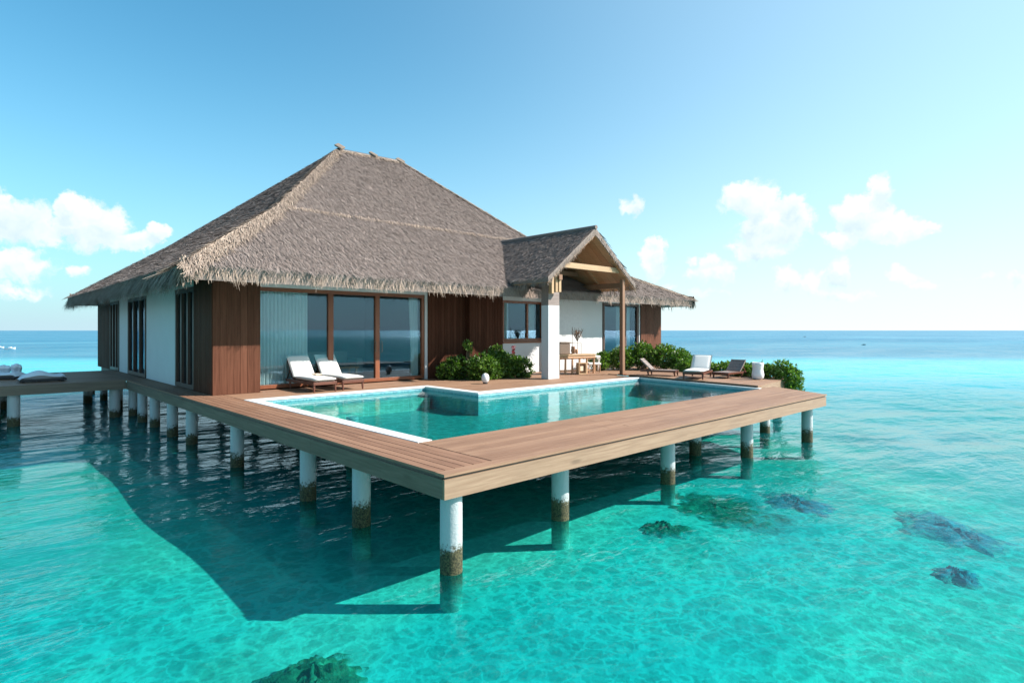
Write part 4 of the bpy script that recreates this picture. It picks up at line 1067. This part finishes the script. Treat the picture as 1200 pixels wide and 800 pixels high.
fp = thing('red_flower_plant', 'plant with one dark red flower spike beside the masonry column', 'plant', (9.95, 9.35, Z))
mb = MB(); mb.tube([(0,0,0),(.02,0,.5),(0,0,.95)], [.012,.01,.006], 6); mb.build('stem', M['stem'], fp, world=False)
Vq = []
for k in range(80):
    h_ = RNG.uniform(.72, 1.05); c = np.array([RNG.normal(0,.03), RNG.normal(0,.03), h_]); d = np.array([RNG.normal(0,.6), RNG.normal(0,.6), 1.]); d /= np.linalg.norm(d); e = np.cross(d, RNG.normal(0,1,3)); e /= np.linalg.norm(e)
    Vq.append([c-d*.03, c+e*.016, c+d*.045, c-e*.016])
quads_np('flower', np.array(Vq), RNG.random(80), M['red_petal'], fp, world=False)
G2 = 'shrubs of the hedge round the raised terrace'
HB = [  # x, y, z, rx, h, leaves, label
 (14.7, 9.3, Z, .5, .62, 3200, 'first hedge shrub right of the console table under the white wall'),
 (15.7, 9.0, Z, .7, .78, 5200, 'hedge shrub under the left side of the far glass door'),
 (16.6, 8.6, Z, .75, .92, 6000, 'tall hedge shrub just right of the wooden porch post'),
 (16.9, 7.7, Z, .75, .88, 5600, 'hedge shrub under the far brown cladding corner'),
 (16.7, 6.9, Z, .6, .72, 3600, 'wispy hedge shrub where the villa wall ends'),
 (15.95, 6.15, Z, .5, .42, 2400, 'low hedge shrub behind the left slatted lounger'),
 (15.75, 5.3, Z, .5, .40, 2400, 'low hedge shrub behind the white lounger'),
 (15.6, 4.5, Z, .5, .42, 2400, 'low hedge shrub between the white lounger and the right slatted lounger'),
 (15.4, 3.7, Z, .5, .40, 2400, 'low hedge shrub behind the right slatted lounger and pot'),
 (15.1, 2.95, Z, .48, .42, 2600, 'hedge shrub immediately right of the white pot'),
]
for i, (x, y, z, rx, h_, n, lb) in enumerate(HB):
    r = random.Random(i+30)
    shrub('hedge_shrub', lb, x, y, z, [(0,0,h_*.55,rx,rx*.8,h_*.55),(r.uniform(-.2,.2),r.uniform(-.2,.2),h_*.85,rx*.55,rx*.5,h_*.35)], n, .085, G2, i+10, dark=.08)
shrub('hedge_shrub', 'last hedge shrub hanging over the deck end above the water', 15.12, 2.2, Z-.45, [(0,0,.55,.5,.42,.42),(-.1,.1,.85,.35,.3,.25),(.1,-.12,.25,.35,.3,.25)], 4200, .085, G2, 40, dark=.08)

# ------------------------------------------------------------------ small boats far out
def boat(label, px, d, L, mat):
    c = CAM + FWD*d + RGT*((px-600)/685*d); t = thing('small_boat', label, 'boat', (c.x, c.y, 0), math.atan2(RGT.y, RGT.x))
    n = 12; vs_ = []; fs = []
    for i in range(n+1):
        u = i/n; w_ = L*.14*(1-max(0, (u-.55)/.45)**2); sh = .10+.12*u*u
        for (yy, zz_) in ((-w_, L*sh), (-w_*.6, -.02), (w_*.6, -.02), (w_, L*sh), (w_*.8, L*sh-.04), (-w_*.8, L*sh-.04)): vs_.append((-L/2+L*u, yy, zz_))
    for i in range(n):
        for k in range(6): a = i*6+k; b = i*6+(k+1) % 6; fs.append((a, b, b+6, a+6))
    fs.append((5,4,3,2,1,0)); mb = MB(); mb.add(vs_, fs); mb.build('hull', mat, t, world=False)
    mb = MB(); mb.box(-L*.12, L*.12, -L*.07, L*.07, L*.1, L*.22); mb.build('cabin', mat, t, bevel=.03, world=False)
    return t
boat('small white boat by the left edge, nearest of the two', 12, 86, 1.6, M['boat_white'])
boat('small white boat cut by the left picture edge beyond the jetty', 0, 92, 1.3, M['boat_white'])
boat('tiny dark boat on the open sea at right, lower one', 1012, 112, .8, M['dark'])
boat('tiny dark boat on the open sea at right, nearer the horizon', 943, 250, 1.1, M['dark'])
